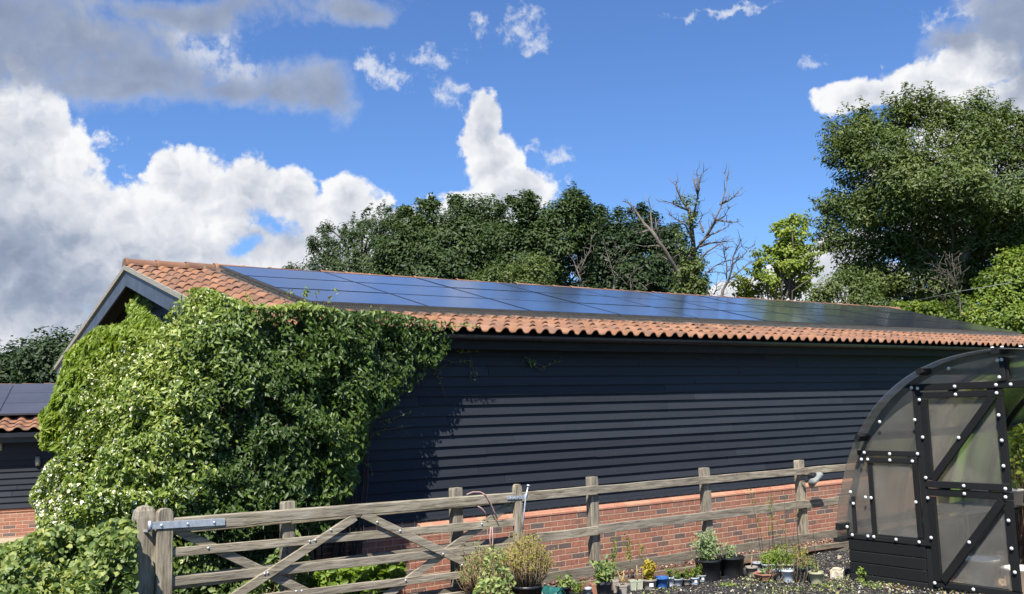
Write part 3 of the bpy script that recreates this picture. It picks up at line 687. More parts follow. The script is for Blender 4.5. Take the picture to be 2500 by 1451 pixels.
for i, x in enumerate(PX):
    g = MB(); g.cur = random.random()*.8; w = .065; top = 1.245-.002*i; rr = random.Random(i)
    rings = []
    for z in (-.05, .3, .6, .9, 1.1, top-.02, top):
        j = rr.uniform(-.003, .003); cc = .010; s_ = w-(.004 if z == top else 0)
        rings.append([(x-s_+cc+j, FY, z), (x+s_-cc+j, FY, z), (x+s_+j, FY+cc, z), (x+s_+j, FY+.10-cc, z), (x+s_-cc+j, FY+.10, z), (x-s_+cc+j, FY+.10, z), (x-s_+j, FY+.10-cc, z), (x-s_+j, FY+cc, z)])
    g.loft(rings); loc(g.build('post', M['wood_z'], fence))
rx = random.Random(21)
for (z0, z1, mat, nm) in ((1.04, 1.135, 'wood_x', 'rail'), (.565, .675, 'wood_x', 'rail')):
    ends = [2.70]+[PX[k]+(0 if k != 2 else .0) for k in (0, 2, 4)]+[14.2]
    for a, b_ in zip(ends, ends[1:]):
        g = MB(); g.cur = rx.random(); rough_bar(g, a+.004, b_-.004, FY-.042, FY-.002, z0+rx.uniform(-.008, .008), z1+rx.uniform(-.008, .008), 9); loc(g.build(nm, M[mat], fence))
for a, b_ in ((2.7, 6.0), (6.0, 9.85), (9.85, 14.2)):
    g = MB(); g.cur = .9; rough_bar(g, a+.004, b_-.004, FY-.035, FY-.003, .06+rx.uniform(0, .01), .215, 9); loc(g.build('gravel_board', M['sleeper'], fence))
g = MB()                                 # sheep netting stapled behind the rails
for z in (.28, .40, .52, .76, .88, .98):
    pts = [(x, FY+.004+.003*math.sin(x*9), z+.01*math.sin(x*1.7+z*9)) for x in np.arange(2.8, 14.2, .3)]; g.tube(pts, .0013, 4)
x = 3.0
while x < 14.1: g.tube([(x, FY+.005, .22), (x+.004, FY+.005, .6), (x, FY+.005, .99)], .0011, 4); x += .15
loc(g.build('wire_netting', M['rust'], fence))
# hanging post for the gate
g = MB(); x0, x1, y0, y1 = 2.50, 2.68, 9.10, 9.26; rings = []
for z, s_ in ((-.05, 0), (.6, 0), (1.22, 0), (1.28, .012), (1.315, .04), (1.325, .075)):
    rings.append([(x0+s_+.012, y0+s_*.6, z), (x1-s_-.012, y0+s_*.6, z), (x1-s_, y0+s_*.6+.012, z), (x1-s_, y1-.012-s_*.6, z), (x1-s_-.012, y1-s_*.6, z), (x0+s_+.012, y1-s_*.6, z), (x0+s_, y1-.012-s_*.6, z), (x0+s_, y0+.012+s_*.6, z)])
g.loft(rings); gp = g.build('gate_post', M['wood_z']); tag(gp, 'thick round-topped timber post that the field gate hangs from', 'post')

# ------------------------------------------------------------------ field gate
GY = 9.10
gate = empty('field_gate', (2.72, GY, 0), 0, 'weathered five bar timber field gate folded back along the fence', 'gate')
def stile(x0, x1, ztop, y0, y1):
    g = MB(); g.cur = random.random()*.4; rings = []
    w = (x1-x0)/2; xm = (x0+x1)/2
    for z, k in ((.08, 1), (.5, 1), (.9, 1), (ztop-.06, 1), (ztop-.03, .90), (ztop-.01, .68), (ztop, .35)):
        a = w*k; c = .008
        rings.append([(xm-a+c, y0, z), (xm+a-c, y0, z), (xm+a, y0+c, z), (xm+a, y1-c, z), (xm+a-c, y1, z), (xm-a+c, y1, z), (xm-a, y1-c, z), (xm-a, y0+c, z)])
    g.loft(rings); return loc(g.build('stile', M['wood_z'], gate))
stile(2.665, 2.81, 1.295, GY-.045, GY+.03); stile(6.555, 6.655, 1.25, GY-.04, GY+.03)
g = MB(); g.cur = .35                     # top rail, deeper at the hinge end
rings = []
for i in range(13):
    t = i/12; x = 2.81+(6.56-2.81)*t; zt = 1.205-.043*t; th = .105 if t > .17 else .12-.0*t; zb = zt-th+(.0 if t > .1 else -.004); a = random.uniform(-.002, .002); e = .008
    y0, y1 = GY-.042+a, GY+.03
    rings.append([(x, y0+e, zb), (x, y1-e, zb), (x, y1, zb+e), (x, y1, zt-e), (x, y1-e, zt), (x, y0+e, zt), (x, y0, zt-e), (x, y0, zb+e)])
g.loft(rings); loc(g.build('top_rail', M['wood_x'], gate))
rg2 = random.Random(31)
for (za, zb, h) in ((.905, .84, .082), (.655, .585, .082), (.42, .345, .078), (.20, .14, .078)):
    g = MB(); g.cur = rg2.random()*.6; rings = []
    for i in range(11):
        t = i/10; x = 2.812+(6.553-2.812)*t; zc = za+(zb-za)*t; a, b_ = rg2.uniform(-.003, .003), rg2.uniform(-.003, .003); e = .005; y0, y1 = GY-.012, GY+.013
        rings.append([(x, y0+e, zc-h/2+a), (x, y1-e, zc-h/2+a), (x, y1, zc-h/2+e+a), (x, y1, zc+h/2-e+b_), (x, y1-e, zc+h/2+b_), (x, y0+e, zc+h/2+b_), (x, y0, zc+h/2-e+b_), (x, y0, zc-h/2+e+a)])
    g.loft(rings); loc(g.build('rail', M['wood_x'], gate))
for (p, q, y) in (((4.60, 1.065), (3.05, .30), GY-.0265), ((4.68, 1.085), (6.10, .375), GY-.0265), ((2.83, 1.11), (4.35, .26), GY+.0275), ((6.53, 1.035), (4.80, .17), GY+.0275)):
    g = MB(); g.cur = rg2.random()*.5; g.bar((p[0], y, p[1]), (q[0], y, q[1]), .027, .082, (0, 0, 1), .004); loc(g.build('brace', M['wood_x'], gate))
def bolt(x, y, z, r=.012, par=None):
    g = MB(); g.smooth = True; rings = []
    for k, (rr_, d_) in enumerate(((r, 0), (r, -.004), (r*.75, -.009), (r*.3, -.011))): rings.append([(x+rr_*math.cos(t), y+d_, z+rr_*math.sin(t)) for t in [2*math.pi*i/10 for i in range(10)]])
    g.loft(rings); return loc(g.build('bolt', M['galv'], par or gate))
for (px, py) in ((511, 1339), (770, 1319), (756, 1322), (646, 1401), (654, 1399), (921, 1275), (977, 1296), (1082, 1353), (1128, 1380), (1180, 1280), (994, 1418), (737, 1443), (808, 1294), (723, 1444)):
    p = onY(px, py, GY-.042); bolt(p[0], GY-.040 if px not in (511, 1180, 994) else GY-.0125, p[2])
g = MB(); g.cur = .5; g.bar((2.60, GY-.052, 1.158), (3.27, GY-.052, 1.135), .008, .062, (0, 0, 1), .002); g.tube([(2.60, GY-.052, 1.11), (2.60, GY-.052, 1.20)], .017, 10)
g.bar((2.60, GY-.052, 1.115), (2.56, GY+.02, 1.115), .02, .02, (0, 0, 1)); st = loc(g.build('hinge_strap', M['galv'], gate))
for x in (2.70, 2.93, 3.17): bolt(x, GY-.056, 1.157-.035*(x-2.6), .012, gate)
g = MB(); g.bar((6.44, GY-.046, 1.115), (6.66, GY-.046, 1.105), .008, .036, (0, 0, 1)); g.bar((6.66, GY-.046, 1.105), (6.72, GY-.046, 1.125), .01, .05, (0, 0, 1)); loc(g.build('latch_plate', M['galv'], gate))
for x in (6.48, 6.53, 6.58): bolt(x, GY-.05, 1.112, .006, gate)
g = MB(); g.tube([(6.625, GY-.06, .76), (6.655, GY-.06, .95), (6.68, GY-.06, 1.1), (6.72, GY-.06, 1.225)], .0085, 8); g.tube([(6.72, GY-.06, 1.22), (6.725, GY-.06, 1.238)], .02, 10); loc(g.build('spring_latch', M['galv'], gate))
# rope looped over the top rail
def m_rope():
    mt, N, b, oc = new_mat('red_and_white_rope'); sp = N.new('ShaderNodeSeparateXYZ'); N.link(oc, sp.inputs[0])
    t = N.math('ADD', N.math('MULTIPLY', sp.outputs[2], 60), N.math('MULTIPLY', sp.outputs[0], 85)); k = N.math('GREATER_THAN', N.math('FRACT', t), .55)
    N.link(N.mix(k, (.48, .38, .33), (.24, .05, .05)), b.inputs['Base Color']); b.inputs['Roughness'].default_value = .9; return mt
g = MB(); yr = GY-.055
g.tube([(5.94, GY, 1.185), (6.02, GY, 1.205), (6.10, GY-.02, 1.20), (6.155, yr, 1.165), (6.20, yr-.004, 1.09), (6.255, yr, .98), (6.30, yr+.01, .90)], .007, 8)
g.tube([(6.045, yr+.03, 1.06), (6.09, yr+.01, 1.035), (6.13, yr, .99), (6.17, yr+.02, .93)], .007, 8)
g.tube([(6.22, GY-.03, .82), (6.205, GY-.03, .70), (6.215, GY-.035, .57), (6.235, GY-.03, .58), (6.245, GY-.03, .70), (6.24, GY-.03, .82)], .007, 8)
o = g.build('rope', m_rope()); tag(o, 'red and white braided rope looped over the gate top rail', 'rope')

# ------------------------------------------------------------------ solar flood lamp on a fence post
lp = onY(1988, 1172, 9.12); fl_ = empty('flood_lamp', tuple(lp), R_(8), 'grey floodlight with black bracket on the fence post near the greenhouse', 'lamp')
g = MB(); g.smooth = True; g.loft([[(x, .078*math.cos(t)-.02, .052*math.sin(t)-.02*abs(math.cos(t))) for t in [2*math.pi*k/14 for k in range(14)]] for x in (-.115, -.108, .108, .115)])
o = g.build('lamp_body', M['lamp'], fl_); o.rotation_euler = (R_(-40), R_(-24), 0)
g = MB(); g.rbox(-.085, .015, -.05, .05, .055, .105, .01); o = g.build('sensor_box', M['black'], fl_); o.rotation_euler = (0, R_(-14), 0)
g = MB(); g.bar((-.03, .03, .04), (-.10, .14, .02), .02, .02); g.bar((-.05, .05, .0), (-.09, .13, -.02), .012, .012); g.build('bracket', M['black'], fl_)

# ------------------------------------------------------------------ edging, tray, stone
def edging(name, pts, h, th, mat, label, cat, z0=-.02):
    g = MB()
    for a, b_ in zip(pts, pts[1:]):
        g.bar((a[0], a[1], z0+(h-z0)/2), (b_[0], b_[1], z0+(h-z0)/2), th, h-z0, (0, 0, 1), .004)
    return tag(g.build(name, mat), label, cat)
edging('timber_edging', [(6.8, 9.17), (9.6, 8.98)], .085, .045, M['sleeper'], 'mossy timber edging board behind the row of small pots', 'edging')
edging('timber_edging', [(9.62, 8.98), (12.6, 8.72)], .13, .05, M['sleeper'], 'weathered timber edging board running towards the greenhouse', 'edging')
tr = empty('plant_tray', (0, 0, 0), 0, 'long shallow black plastic tray holding the row of pots', 'tray')
A_ = [onZ(1440, 1462), onZ(1545, 1446), onZ(1700, 1428), onZ(1862, 1408)]
g = MB()
for a, b_ in zip(A_, A_[1:]): g.bar((a[0], a[1], .028), (b_[0], b_[1], .028), .018, .06, (0, 0, 1), .003)
g.build('tray_rim', M['black'], tr)
g = MB()
for a, b_ in zip(A_, A_[1:]):
    v = [(a[0], a[1]+.01, .026), (b_[0], b_[1]+.01, .026), (b_[0]+.06, b_[1]+.33, .026), (a[0]+.06, a[1]+.33, .026)]; g.add(v, [(0, 1, 2, 3)])
g.build('tray_base', M['black'], tr)
def rock(name, p, sx, sy, sz, label, cat, mat, seed):
    rr = np.random.default_rng(seed); import bmesh
    bm = bmesh.new(); bmesh.ops.create_cube(bm, size=1); bmesh.ops.bevel(bm, geom=bm.edges[:], offset=.14, segments=2, affect='EDGES'); bmesh.ops.subdivide_edges(bm, edges=bm.edges[:], cuts=1)
    for v in bm.verts:
        n_ = math.sin(v.co.x*9+seed)*math.cos(v.co.y*8)*math.sin(v.co.z*10+1); v.co *= 1+.07*n_+rr.normal(0, .02); v.co.x *= sx; v.co.y *= sy; v.co.z *= sz
    me = bpy.data.meshes.new(name); bm.to_mesh(me); bm.free(); o = link_mesh(name, me, mat); o.location = p; o.rotation_euler = (.05, -.04, .5); return tag(o, label, cat)
p = onZ(2056, 1418); rock('stone_block', (p[0], p[1]+.06, .06), .17, .14, .15, 'rough pale stone block against the greenhouse corner', 'stone', M['stone'], 3)
p = onZ(2050, 1367); rock('flint', (p[0], p[1], .03), .06, .05, .04, 'small white flint behind the stone block', 'stone', M['stone'], 5)

# ------------------------------------------------------------------ greenhouse (rounded polycarbonate tunnel, end wall facing the left)
GX = 10.0
def m_poly(name, col, tr, rough):
    mt, N, b, oc = new_mat(name); nz = N.noise(oc, 2.5, 5, .6); st = N.noise(mapping(N, oc, (1, 1, 60)), 1.0, 3, .6)
    tp = N.new('ShaderNodeBsdfTransparent'); tp.inputs[0].default_value = (.93, .91, .86, 1)
    b.inputs['Base Color'].default_value = (*col, 1); b.inputs['Transmission Weight'].default_value = .88; b.inputs['IOR'].default_value = 1.12
    N.link(N.math('ADD', rough, N.math('MULTIPLY', nz, .1)), b.inputs['Roughness'])
    df = N.new('ShaderNodeBsdfDiffuse'); N.link(N.ramp(nz, [(.3, (.27, .25, .21)), (.7, (.42, .39, .34))]), df.inputs[0])
    gl = N.new('ShaderNodeBsdfGlossy'); gl.inputs['Roughness'].default_value = .16; gl.inputs[0].default_value = (1, 1, 1, 1)
    fr = N.new('ShaderNodeFresnel'); fr.inputs[0].default_value = 1.18
    m1 = N.new('ShaderNodeMixShader'); m1.inputs[0].default_value = tr; N.link(b.outputs[0], m1.inputs[1]); N.link(tp.outputs[0], m1.inputs[2])
    m2 = N.new('ShaderNodeMixShader'); N.link(N.math('ADD', .06, N.math('MULTIPLY', N.sstep(nz, .40, .75), .08)), m2.inputs[0]); N.link(m1.outputs[0], m2.inputs[1]); N.link(df.outputs[0], m2.inputs[2])
    m3 = N.new('ShaderNodeMixShader'); N.link(fr.outputs[0], m3.inputs[0]); N.link(m2.outputs[0], m3.inputs[1]); N.link(gl.outputs[0], m3.inputs[2])
    N.link(m3.outputs[0], N.n['Material Output'].inputs[0]); return mt
M['poly'] = m_poly('twinwall_polycarbonate', (.95, .92, .86), .70, .16)
gh = empty('greenhouse', (GX, 5.29, 0), 0, 'round-roofed polycarbonate greenhouse with black timber frame and white fixing caps', 'greenhouse')
arcL = [(7.36, .50), (7.33, .80), (7.25, 1.10), (7.13, 1.42), (6.95, 1.74), (6.70, 2.03), (6.40, 2.26), (6.07, 2.42), (5.73, 2.51), (5.29, 2.555)]
arc = arcL + [(2*5.29-y, z) for y, z in arcL[-2::-1]]
def smooth_arc(pts, k=4):
    out = []
    P_ = [np.array(p) for p in pts]
    for i in range(len(P_)-1):
        p0, p1, p2, p3 = P_[max(i-1, 0)], P_[i], P_[i+1], P_[min(i+2, len(P_)-1)]
        for j in range(k):
            t = j/k; out.append(tuple(.5*((2*p1)+(-p0+p2)*t+(2*p0-5*p1+4*p2-p3)*t*t+(-p0+3*p1-3*p2+p3)*t**3)))
    out.append(tuple(P_[-1])); return out
arc = smooth_arc(arc)
def inset(pts, d):
    out = []
    for i, p in enumerate(pts):
        a = np.array(pts[max(i-1, 0)]); b_ = np.array(pts[min(i+1, len(pts)-1)]); t = (b_-a)/np.linalg.norm(b_-a); n_ = np.array([t[1], -t[0]]); 
        c = np.array([5.29, 1.0])-np.array(p); n_ = n_*(1 if n_@c > 0 else -1); out.append(tuple(np.array(p)+n_*d))
    return out
def band(g, outer, inner, x0, x1):
    n_ = len(outer); rings = []
    for (a, b_) in zip(outer, inner): rings.append([(x0, a[0], a[1]), (x1, a[0], a[1]), (x1, b_[0], b_[1]), (x0, b_[0], b_[1])])
    g.loft(rings)
GL = 4.2
g = MB(); g.smooth = True
rings = []
for (a, b_) in zip(arc, inset(arc, .010)): rings.append([(GX-.10, a[0], a[1]), (GX+GL, a[0], a[1]), (GX+GL, b_[0], b_[1]), (GX-.10, b_[0], b_[1])])
g.loft(rings); loc(g.build('cover_sheet', M['poly'], gh))
for k in range(5):
    g = MB(); band(g, inset(arc, .014), inset(arc, .075), GX+.075+k*1.0, GX+.12+k*1.0); loc(g.build('arched_rib', M['dark_timber'], gh))
for i, sdx in ((2, .10), (15, .10), (27, .1), (36, .10), (45, .1), (57, .1), (70, .1)):     # purlins poking out at the end
    p = inset(arc, -.0)[i]; q = inset(arc, .05)[i]; g = MB(); up = np.array(p)-np.array(q)
    g.bar((GX-.12, (p[0]+q[0])/2, (p[1]+q[1])/2), (GX+GL, (p[0]+q[0])/2, (p[1]+q[1])/2), .075, .06, (0, up[0], up[1]), .004); loc(g.build('purlin', M['dark_timber'], gh))
g = MB()
def member(p, q, w, k=[0], mat='dark_timber', nm='frame_member'):
    k[0] += 1; dx = (k[0] % 6)*.0035; g = MB(); g.cur = random.random()
    g.bar((GX+.016+dx, p[0], p[1]), (GX+.016+dx, q[0], q[1]), .036, w*.9, np.cross((1, 0, 0), (0, q[0]-p[0], q[1]-p[1])), .004); return g
def mem(nm, par, p, q, w):
    k_ = member(p, q, w); return loc(k_.build(nm, M['dark_timber'], par))
for p, q, w in [((7.29, .52), (6.31, .52), .06), ((7.08, 1.47), (6.28, 1.47), .062), ((6.285, 2.16), (6.285, .50), .085), ((6.285, .46), (6.285, 0), .075), ((6.34, 2.19), (4.24, 2.19), .082),
                ((5.29, 2.47), (5.29, 2.235), .06), ((4.295, 2.16), (4.295, 0), .085), ((7.19, .97), (7.19, .56), .035), ((5.245, 2.46), (5.245, 2.24), .028), ((3.29, .52), (4.26, .52), .06)]:
    mem('frame_member', gh, p, q, w)
# opening side window
wn = empty('window', (GX, 6.64, .95), 0); wn.parent = gh; wn.matrix_parent_inverse = gh.matrix_basis.inverted()
def build_in(g, nm, mat, par):
    o = g.build(nm, mat, par); w = Matrix.Translation(Vector((GX, 5.29, 0))) if par is gh else Matrix.Translation(par.location); o.matrix_parent_inverse = w.inverted(); return o
for p, q, w in [((6.935, 1.355), (6.935, .575), .07), ((6.365, 1.355), (6.365, .575), .062), ((6.97, 1.392), (6.33, 1.392), .066), ((6.97, .537), (6.33, .537), .070)]:
    build_in(member(p, q, w), 'frame', M['dark_timber'], wn)
def pane(poly, x, par, nm='pane'):
    g = MB(); g.prism(poly, 0, x, x+.006); return build_in(g, nm, M['poly'], par)
pane([(6.91, .57), (6.385, .57), (6.385, 1.37), (6.91, 1.37)], GX+.022, wn)
ins = inset(arc, .018)
left = [p for p in ins[:len(ins)//2+1]]
pane([(6.32, .495)] + [p for p in left if .5 < p[1] < 2.2 and p[0] > 6.32] + [(6.34, 2.19)], GX+.060, gh, 'end_panel')
top = [p for p in ins if p[1] > 2.21]
pane([(4.2, 2.20), (6.36, 2.20)] + top, GX+.0605, gh, 'end_panel')
pane([(4.26, .55)] + [p for p in ins[len(ins)//2:] if .5 < p[1] < 2.2 and p[0] < 4.26][::-1] + [(4.24, 2.19)], GX+.060, gh, 'end_panel')
# stable door (upper and lower leaf) with diagonal braces
for nm, zz, lst in (('upper_door', 1.11, [((6.205, 2.06), (6.205, 1.195), .095), ((5.362, 2.06), (5.362, 1.195), .088), ((6.25, 2.103), (5.32, 2.103), .075), ((6.25, 1.153), (5.32, 1.153), .078), ((5.43, 2.06), (6.17, 1.20), .088)]),
                    ('lower_door', .06, [((6.205, 1.02), (6.205, .14), .10), ((5.362, 1.02), (5.362, .14), .095), ((6.25, 1.066), (5.32, 1.066), .082), ((6.25, .105), (5.32, .105), .068), ((5.42, 1.02), (6.14, .15), .095)])):
    d_ = empty(nm, (GX, 5.79, zz), 0); d_.parent = gh; d_.matrix_parent_inverse = gh.matrix_basis.inverted()
    for i, (p, q, w) in enumerate(lst): build_in(member(p, q, w), 'brace' if i == 4 else 'frame', M['dark_timber'], d_)
    z0, z1 = (1.116, 2.138) if nm[0] == 'u' else (.072, 1.104)
    pane([(6.17, z0+.07), (5.40, z0+.07), (5.40, z1-.07), (6.17, z1-.07)], GX+.054, d_)
for i in range(4):       # base boards
    for (a, b_) in ((6.325, 7.29), (3.29, 4.26)):
        z0 = -.02 + i*.127; g = MB(); g.cur = random.random(); g.rbox(GX-.0+.003*i, GX+.03, a, b_, z0, z0+.121, .006); build_in(g, 'base_board', M['dark_timber'], gh)
for (a, b_) in ((7.26, 7.29), (3.29, 3.32)):
    g = MB(); g.box(GX+.035, GX+GL, a, b_, -.02, .49); build_in(g, 'side_board', M['dark_timber'], gh)
g = MB(); g.rbox(GX-.12, GX+GL, 7.30, 7.40, .455, .50, .004); build_in(g, 'sill_rail', M['dark_timber'], gh)
wash = [(5.866,2.379),(5.284,2.442),(5.327,2.437),(5.324,2.263),(5.366,2.186),(5.214,2.186),(5.815,2.186),(6.319,2.19),(6.246,2.181),(5.813,2.101),(5.368,2.104),(6.236,2.055),(6.311,1.839),(6.748,1.82),(5.368,1.88),(6.233,1.651),(5.82,1.649),(5.36,1.625),(5.366,1.369),(6.979,1.473),(6.653,1.465),(6.311,1.472),(7.022,1.396),(6.94,1.398),(6.657,1.396),(6.38,1.391),(6.236,1.219),(5.811,1.152),(5.369,1.143),(5.811,1.071),(5.375,1.06),(6.232,1.005),(7.006,.971),(6.934,.968),(6.378,.952),(7.173,.891),(5.367,.829),(6.231,.587),(5.805,.577),(5.362,.556),(5.351,.325),(7.218,.534),(7.012,.537),(6.936,.537),(6.656,.531),(6.377,.528),(6.232,.116),(5.804,.103)]
def cap_mesh():
    g = MB(); g.smooth = True; g.loft([[(-d_, r*math.cos(t), r*math.sin(t)) for t in [2*math.pi*k/14 for k in range(14)]] for r, d_ in ((.0185, 0), (.0185, .006), (.014, .011), (.006, .014), (.002, .0145))]); return g
cap0 = None
for (y, z) in wash + [(7.28, .62), (7.2, 1.02)]:
    if cap0 is None: cap0 = cap_mesh().build('fixing_cap', M['white'], gh); o = cap0
    else: o = cap0.copy(); COL.objects.link(o)
    o.location = (-.004, y-5.29, z)
for (y, z, x) in ((5.34, 2.567, -.06), (5.24, 2.567, -.06), (5.08, 2.562, .0)):
    o = cap0.copy(); COL.objects.link(o); o.location = (x, y-5.29, z-.004); o.rotation_euler = (0, R_(90), 0)
# inside the greenhouse
tag(sheet('greenhouse_floor', 10.05, 14.2, 3.35, 7.22, 0.035, 60, .004, m_ground('bare_brown_earth', [(.3, (.20, .13, .08)), (.5, (.34, .24, .16)), (.7, (.48, .38, .28))], 3, 30, .01), 8), kind='structure')
st = empty('greenhouse_bench', (12.2, 6.7, 0), 0, 'slatted timber staging bench inside the greenhouse', 'bench')
for k in range(5):
    g = MB(); g.rbox(-1.3, 1.5, -.35+k*.15, -.24+k*.15, .74, .765, .003); g.build('slat', M['wood_x'], st)
for x in (-1.25, 1.4):
    for y in (-.33, .38): g = MB(); g.box(x, x+.05, y, y+.05, 0, .74); g.build('leg', M['wood_z'], st)
bed = tag(rock('raised_bed', (12.3, 5.0, .16), 2.2, .9, .34, 'orange-brown timber raised bed on the greenhouse floor', 'raised bed', m_simple('new_timber', (.42, .22, .11), .8), 9))
wp = m_simple('white_bucket_plastic', (.75, .75, .72), .4, amp=.05)
for i, (x, y, z, r, h, lb) in enumerate([(11.6, 6.55, .765, .10, .22, 'white tub on the bench behind the upper door, nearer the barn'), (12.1, 6.42, .765, .13, .18, 'wide white tub on the bench behind the upper door, nearer the opening'), (10.55, 6.0, 0.02, .17, .32, 'white sack-like bucket on the floor behind the lower door hinge side'), (10.6, 5.62, 0.02, .16, .26, 'white bucket on the floor behind the middle of the lower door')]):
    e = empty('bucket', (x, y, z), 0, lb, 'bucket', 'white buckets in the greenhouse'); g = MB(); g.lathe([(r*.8, 0), (r, h), (r*1.06, h), (r*1.06, h-.02), (r*.93, h-.02), (r*.75, .02)], 18); g.build('bucket_body', wp, e)
teal = m_simple('teal_plastic', (.012, .085, .075), .45)
for nm, p, s_, mt_, lb, ct in (('seed_tray', (11.6, 4.75, .62), (.5, .32, .07), teal, 'teal seed tray seen through the open half of the doorway', 'tray'), ('wooden_crate', (11.5, 4.72, .1), (.6, .4, .26), M['wood_x'], 'wooden crate standing in the open half of the doorway', 'crate')):
    e = empty(nm, p, .2, lb, ct); sx, sy, sz = s_
    g = MB(); g.box(-sx/2, sx/2, -sy/2, -sy/2+.012, 0, sz); g.box(-sx/2, sx/2, sy/2-.012, sy/2, 0, sz); g.box(-sx/2, -sx/2+.012, -sy/2+.012, sy/2-.012, 0, sz); g.box(sx/2-.012, sx/2, -sy/2+.012, sy/2-.012, 0, sz); g.build('side', mt_, e)
    g = MB(); g.box(-sx/2+.012, sx/2-.012, -sy/2+.012, sy/2-.012, .004, .02); g.build('base', mt_, e)
e = empty('shelf_rack', (11.6, 4.75, 0), .1, 'old green painted shelf rack behind the open greenhouse doorway', 'shelves')
for zz in (.58, 1.05):
    g = MB(); g.rbox(-.4, .4, -.2, .2, zz, zz+.03, .004); g.build('shelf', M['wood_x'], e)
for x in (-.4, .36):
    for y in (-.2, .16): g = MB(); g.box(x, x+.035, y, y+.035, 0, 1.15); g.build('leg', m_simple('flaking_green_paint', (.22, .30, .24), .8, amp=.5), e)

# ------------------------------------------------------------------ foliage materials
LM = dict(
    dark=m_leaf('glossy_evergreen_leaf', [(.024, .048, .010), (.062, .108, .016), (.13, .19, .028), (.27, .33, .06)], .42, .25, .42),
    jas=m_leaf('yellow_green_leaf', [(.055, .10, .016), (.135, .20, .028), (.24, .30, .048), (.37, .41, .10)], .38, .30, .55),
    wist=m_leaf('fresh_green_leaf', [(.08, .13, .018), (.18, .25, .03), (.32, .38, .07)], .42, .35, .5),
    flower=m_simple('white_petal', (.75, .74, .60), .6, amp=.1), flowerp=m_simple('cream_petal', (.62, .60, .36), .6, amp=.1),
    bram=m_leaf('bramble_leaf', [(.055, .10, .028), (.135, .20, .055), (.25, .31, .095), (.42, .43, .12)], .45, .35, .45),
    lime=m_leaf('lime_leaf', [(.10, .17, .02), (.20, .30, .035), (.32, .42, .06)], .45, .45, .4),
    oak=m_leaf('oak_leaf', [(.018, .038, .010), (.034, .062, .015), (.058, .090, .022), (.085, .118, .030)], .5, .25, .35),
    oakd=m_leaf('dark_tree_leaf', [(.013, .030, .008), (.024, .048, .012), (.045, .075, .018)], .5, .22, .35),
    ash=m_leaf('ash_leaf', [(.025, .045, .014), (.045, .075, .020), (.075, .11, .032)], .5, .28, .35),
    maple=m_leaf('maple_leaf', [(.11, .16, .025), (.22, .28, .045), (.36, .41, .08)], .45, .42, .35),
    big=m_leaf('big_tree_leaf', [(.034, .060, .014), (.066, .100, .022), (.115, .150, .034), (.17, .20, .05)], .46, .28, .4),
    hedge=m_leaf('hedge_leaf', [(.05, .09, .015), (.10, .16, .022), (.19, .25, .035), (.30, .33, .05)], .45, .38, .4),
    yel=m_leaf('yellowing_leaf', [(.20, .20, .03), (.42, .34, .04), (.50, .28, .06)], .5, .35, .3),
    grey=m_leaf('grey_green_leaf', [(.14, .20, .08), (.24, .31, .14), (.34, .40, .2)], .55, .3, .3),
    box=m_leaf('box_leaf', [(.14, .16, .02), (.28, .29, .035), (.42, .40, .05)], .45, .35, .4),
)
# ------------------------------------------------------------------ climbers over the gable end
OUT = [(162,863),(216,816),(238,802),(299,795),(318,765),(310,748),(330,724),(352,726),(372,732),(384,716),(402,742),(425,744),(436,722),(450,708),(480,702),(504,705),(540,716),(562,730),(612,744),(660,748),(705,744),(735,738),(800,752),(860,764),(920,760),(985,770),(1040,782),(1100,790),(1108,815),(1098,850),(1075,882),(1050,905),(1010,945),(985,978),(940,1005),(905,1030),(893,1060),(905,1085),(885,1120),(868,1140),(880,1170),(868,1195),(842,1222),(835,1262),(800,1300),(700,1330),(640,1600),(40,1600),(60,1420),(95,1360),(93,1294),(90,1250),(74,1222),(76,1205),(93,1177),(114,1136),(141,1112),(135,1098),(103,1091),(104,1036),(97,1014),(122,989),(140,939),(148,913),(158,888)]
def climber_points(n, rg_, lo_=.62, hi=1.04, pad=0):
    X = rg_.uniform(1.3, 8.6, n); Y = rg_.uniform(9.35, 19.3, n); Z = rg_.uniform(0, 3.9, n)
    P0 = np.stack([X, Y, Z], 1); lump = .10*vnoise(P0, 1.3, 1)+.13*vnoise(P0, 3.2, 2)+.09*vnoise(P0, 7.5, 3)
    bG = (.60+1.45*np.clip(1-Z/3.7, 0, 1)**.9)*(1+.3*np.exp(-((Y-14)/3.5)**2))
    bF = (.72+.16*np.sin(np.clip(Z/3.3, 0, 1)*2.6))*(1-.64*np.clip((X-4.8)/1.8, 0, 1))*(1-.55*np.clip((X-4.9)/1.6, 0, 1)*np.clip((2.5-Z)/.6, 0, 1))
    u = np.clip(4.15-X, 0, None)/bG; v = np.clip(10.6-Y, 0, None)/bF; s = np.sqrt(u*u+v*v)-lump
    inside_b = (X > 4.2) & (Y > 10.6)
    roofz = np.where(Y < YR, ZE+(Y-YE)*math.tan(SL), ZR-(Y-YR)*math.tan(SL))
    under = (X > 3.87) & (Y > YE-.02) & (Z > roofz-.08) & (Z < roofz+.07)
    ok = (s > lo_) & (s < hi) & ~inside_b & ~under
    ok &= ~((Z > roofz+.02) & (Y > YE+.35) & (X > 3.8)) & ~((Z > roofz-.25) & (Y > YE+.35) & (X <= 3.87)) 
    P = np.stack([X, Y, Z], 1)[ok]; s = s[ok]; gx = -(u/bG)[ok]; gy = -(v/bF)[ok]
    px, py = projN(P); k = in_poly(px, py, OUT)
    N_ = np.stack([gx, gy, np.full(len(gx), .25)], 1); return P[k], unit(N_)[k], px[k], py[k], s[k]
def sample(n, seed, **kw):
    rg_ = np.random.default_rng(seed); out = []
    tot = 0
    while tot < n:
        r = climber_points(400000, rg_, **kw); out.append(r); tot += len(r[0])
    return [np.concatenate([o[i] for o in out])[:n] for i in range(5)]
rgi = np.random.default_rng(77)
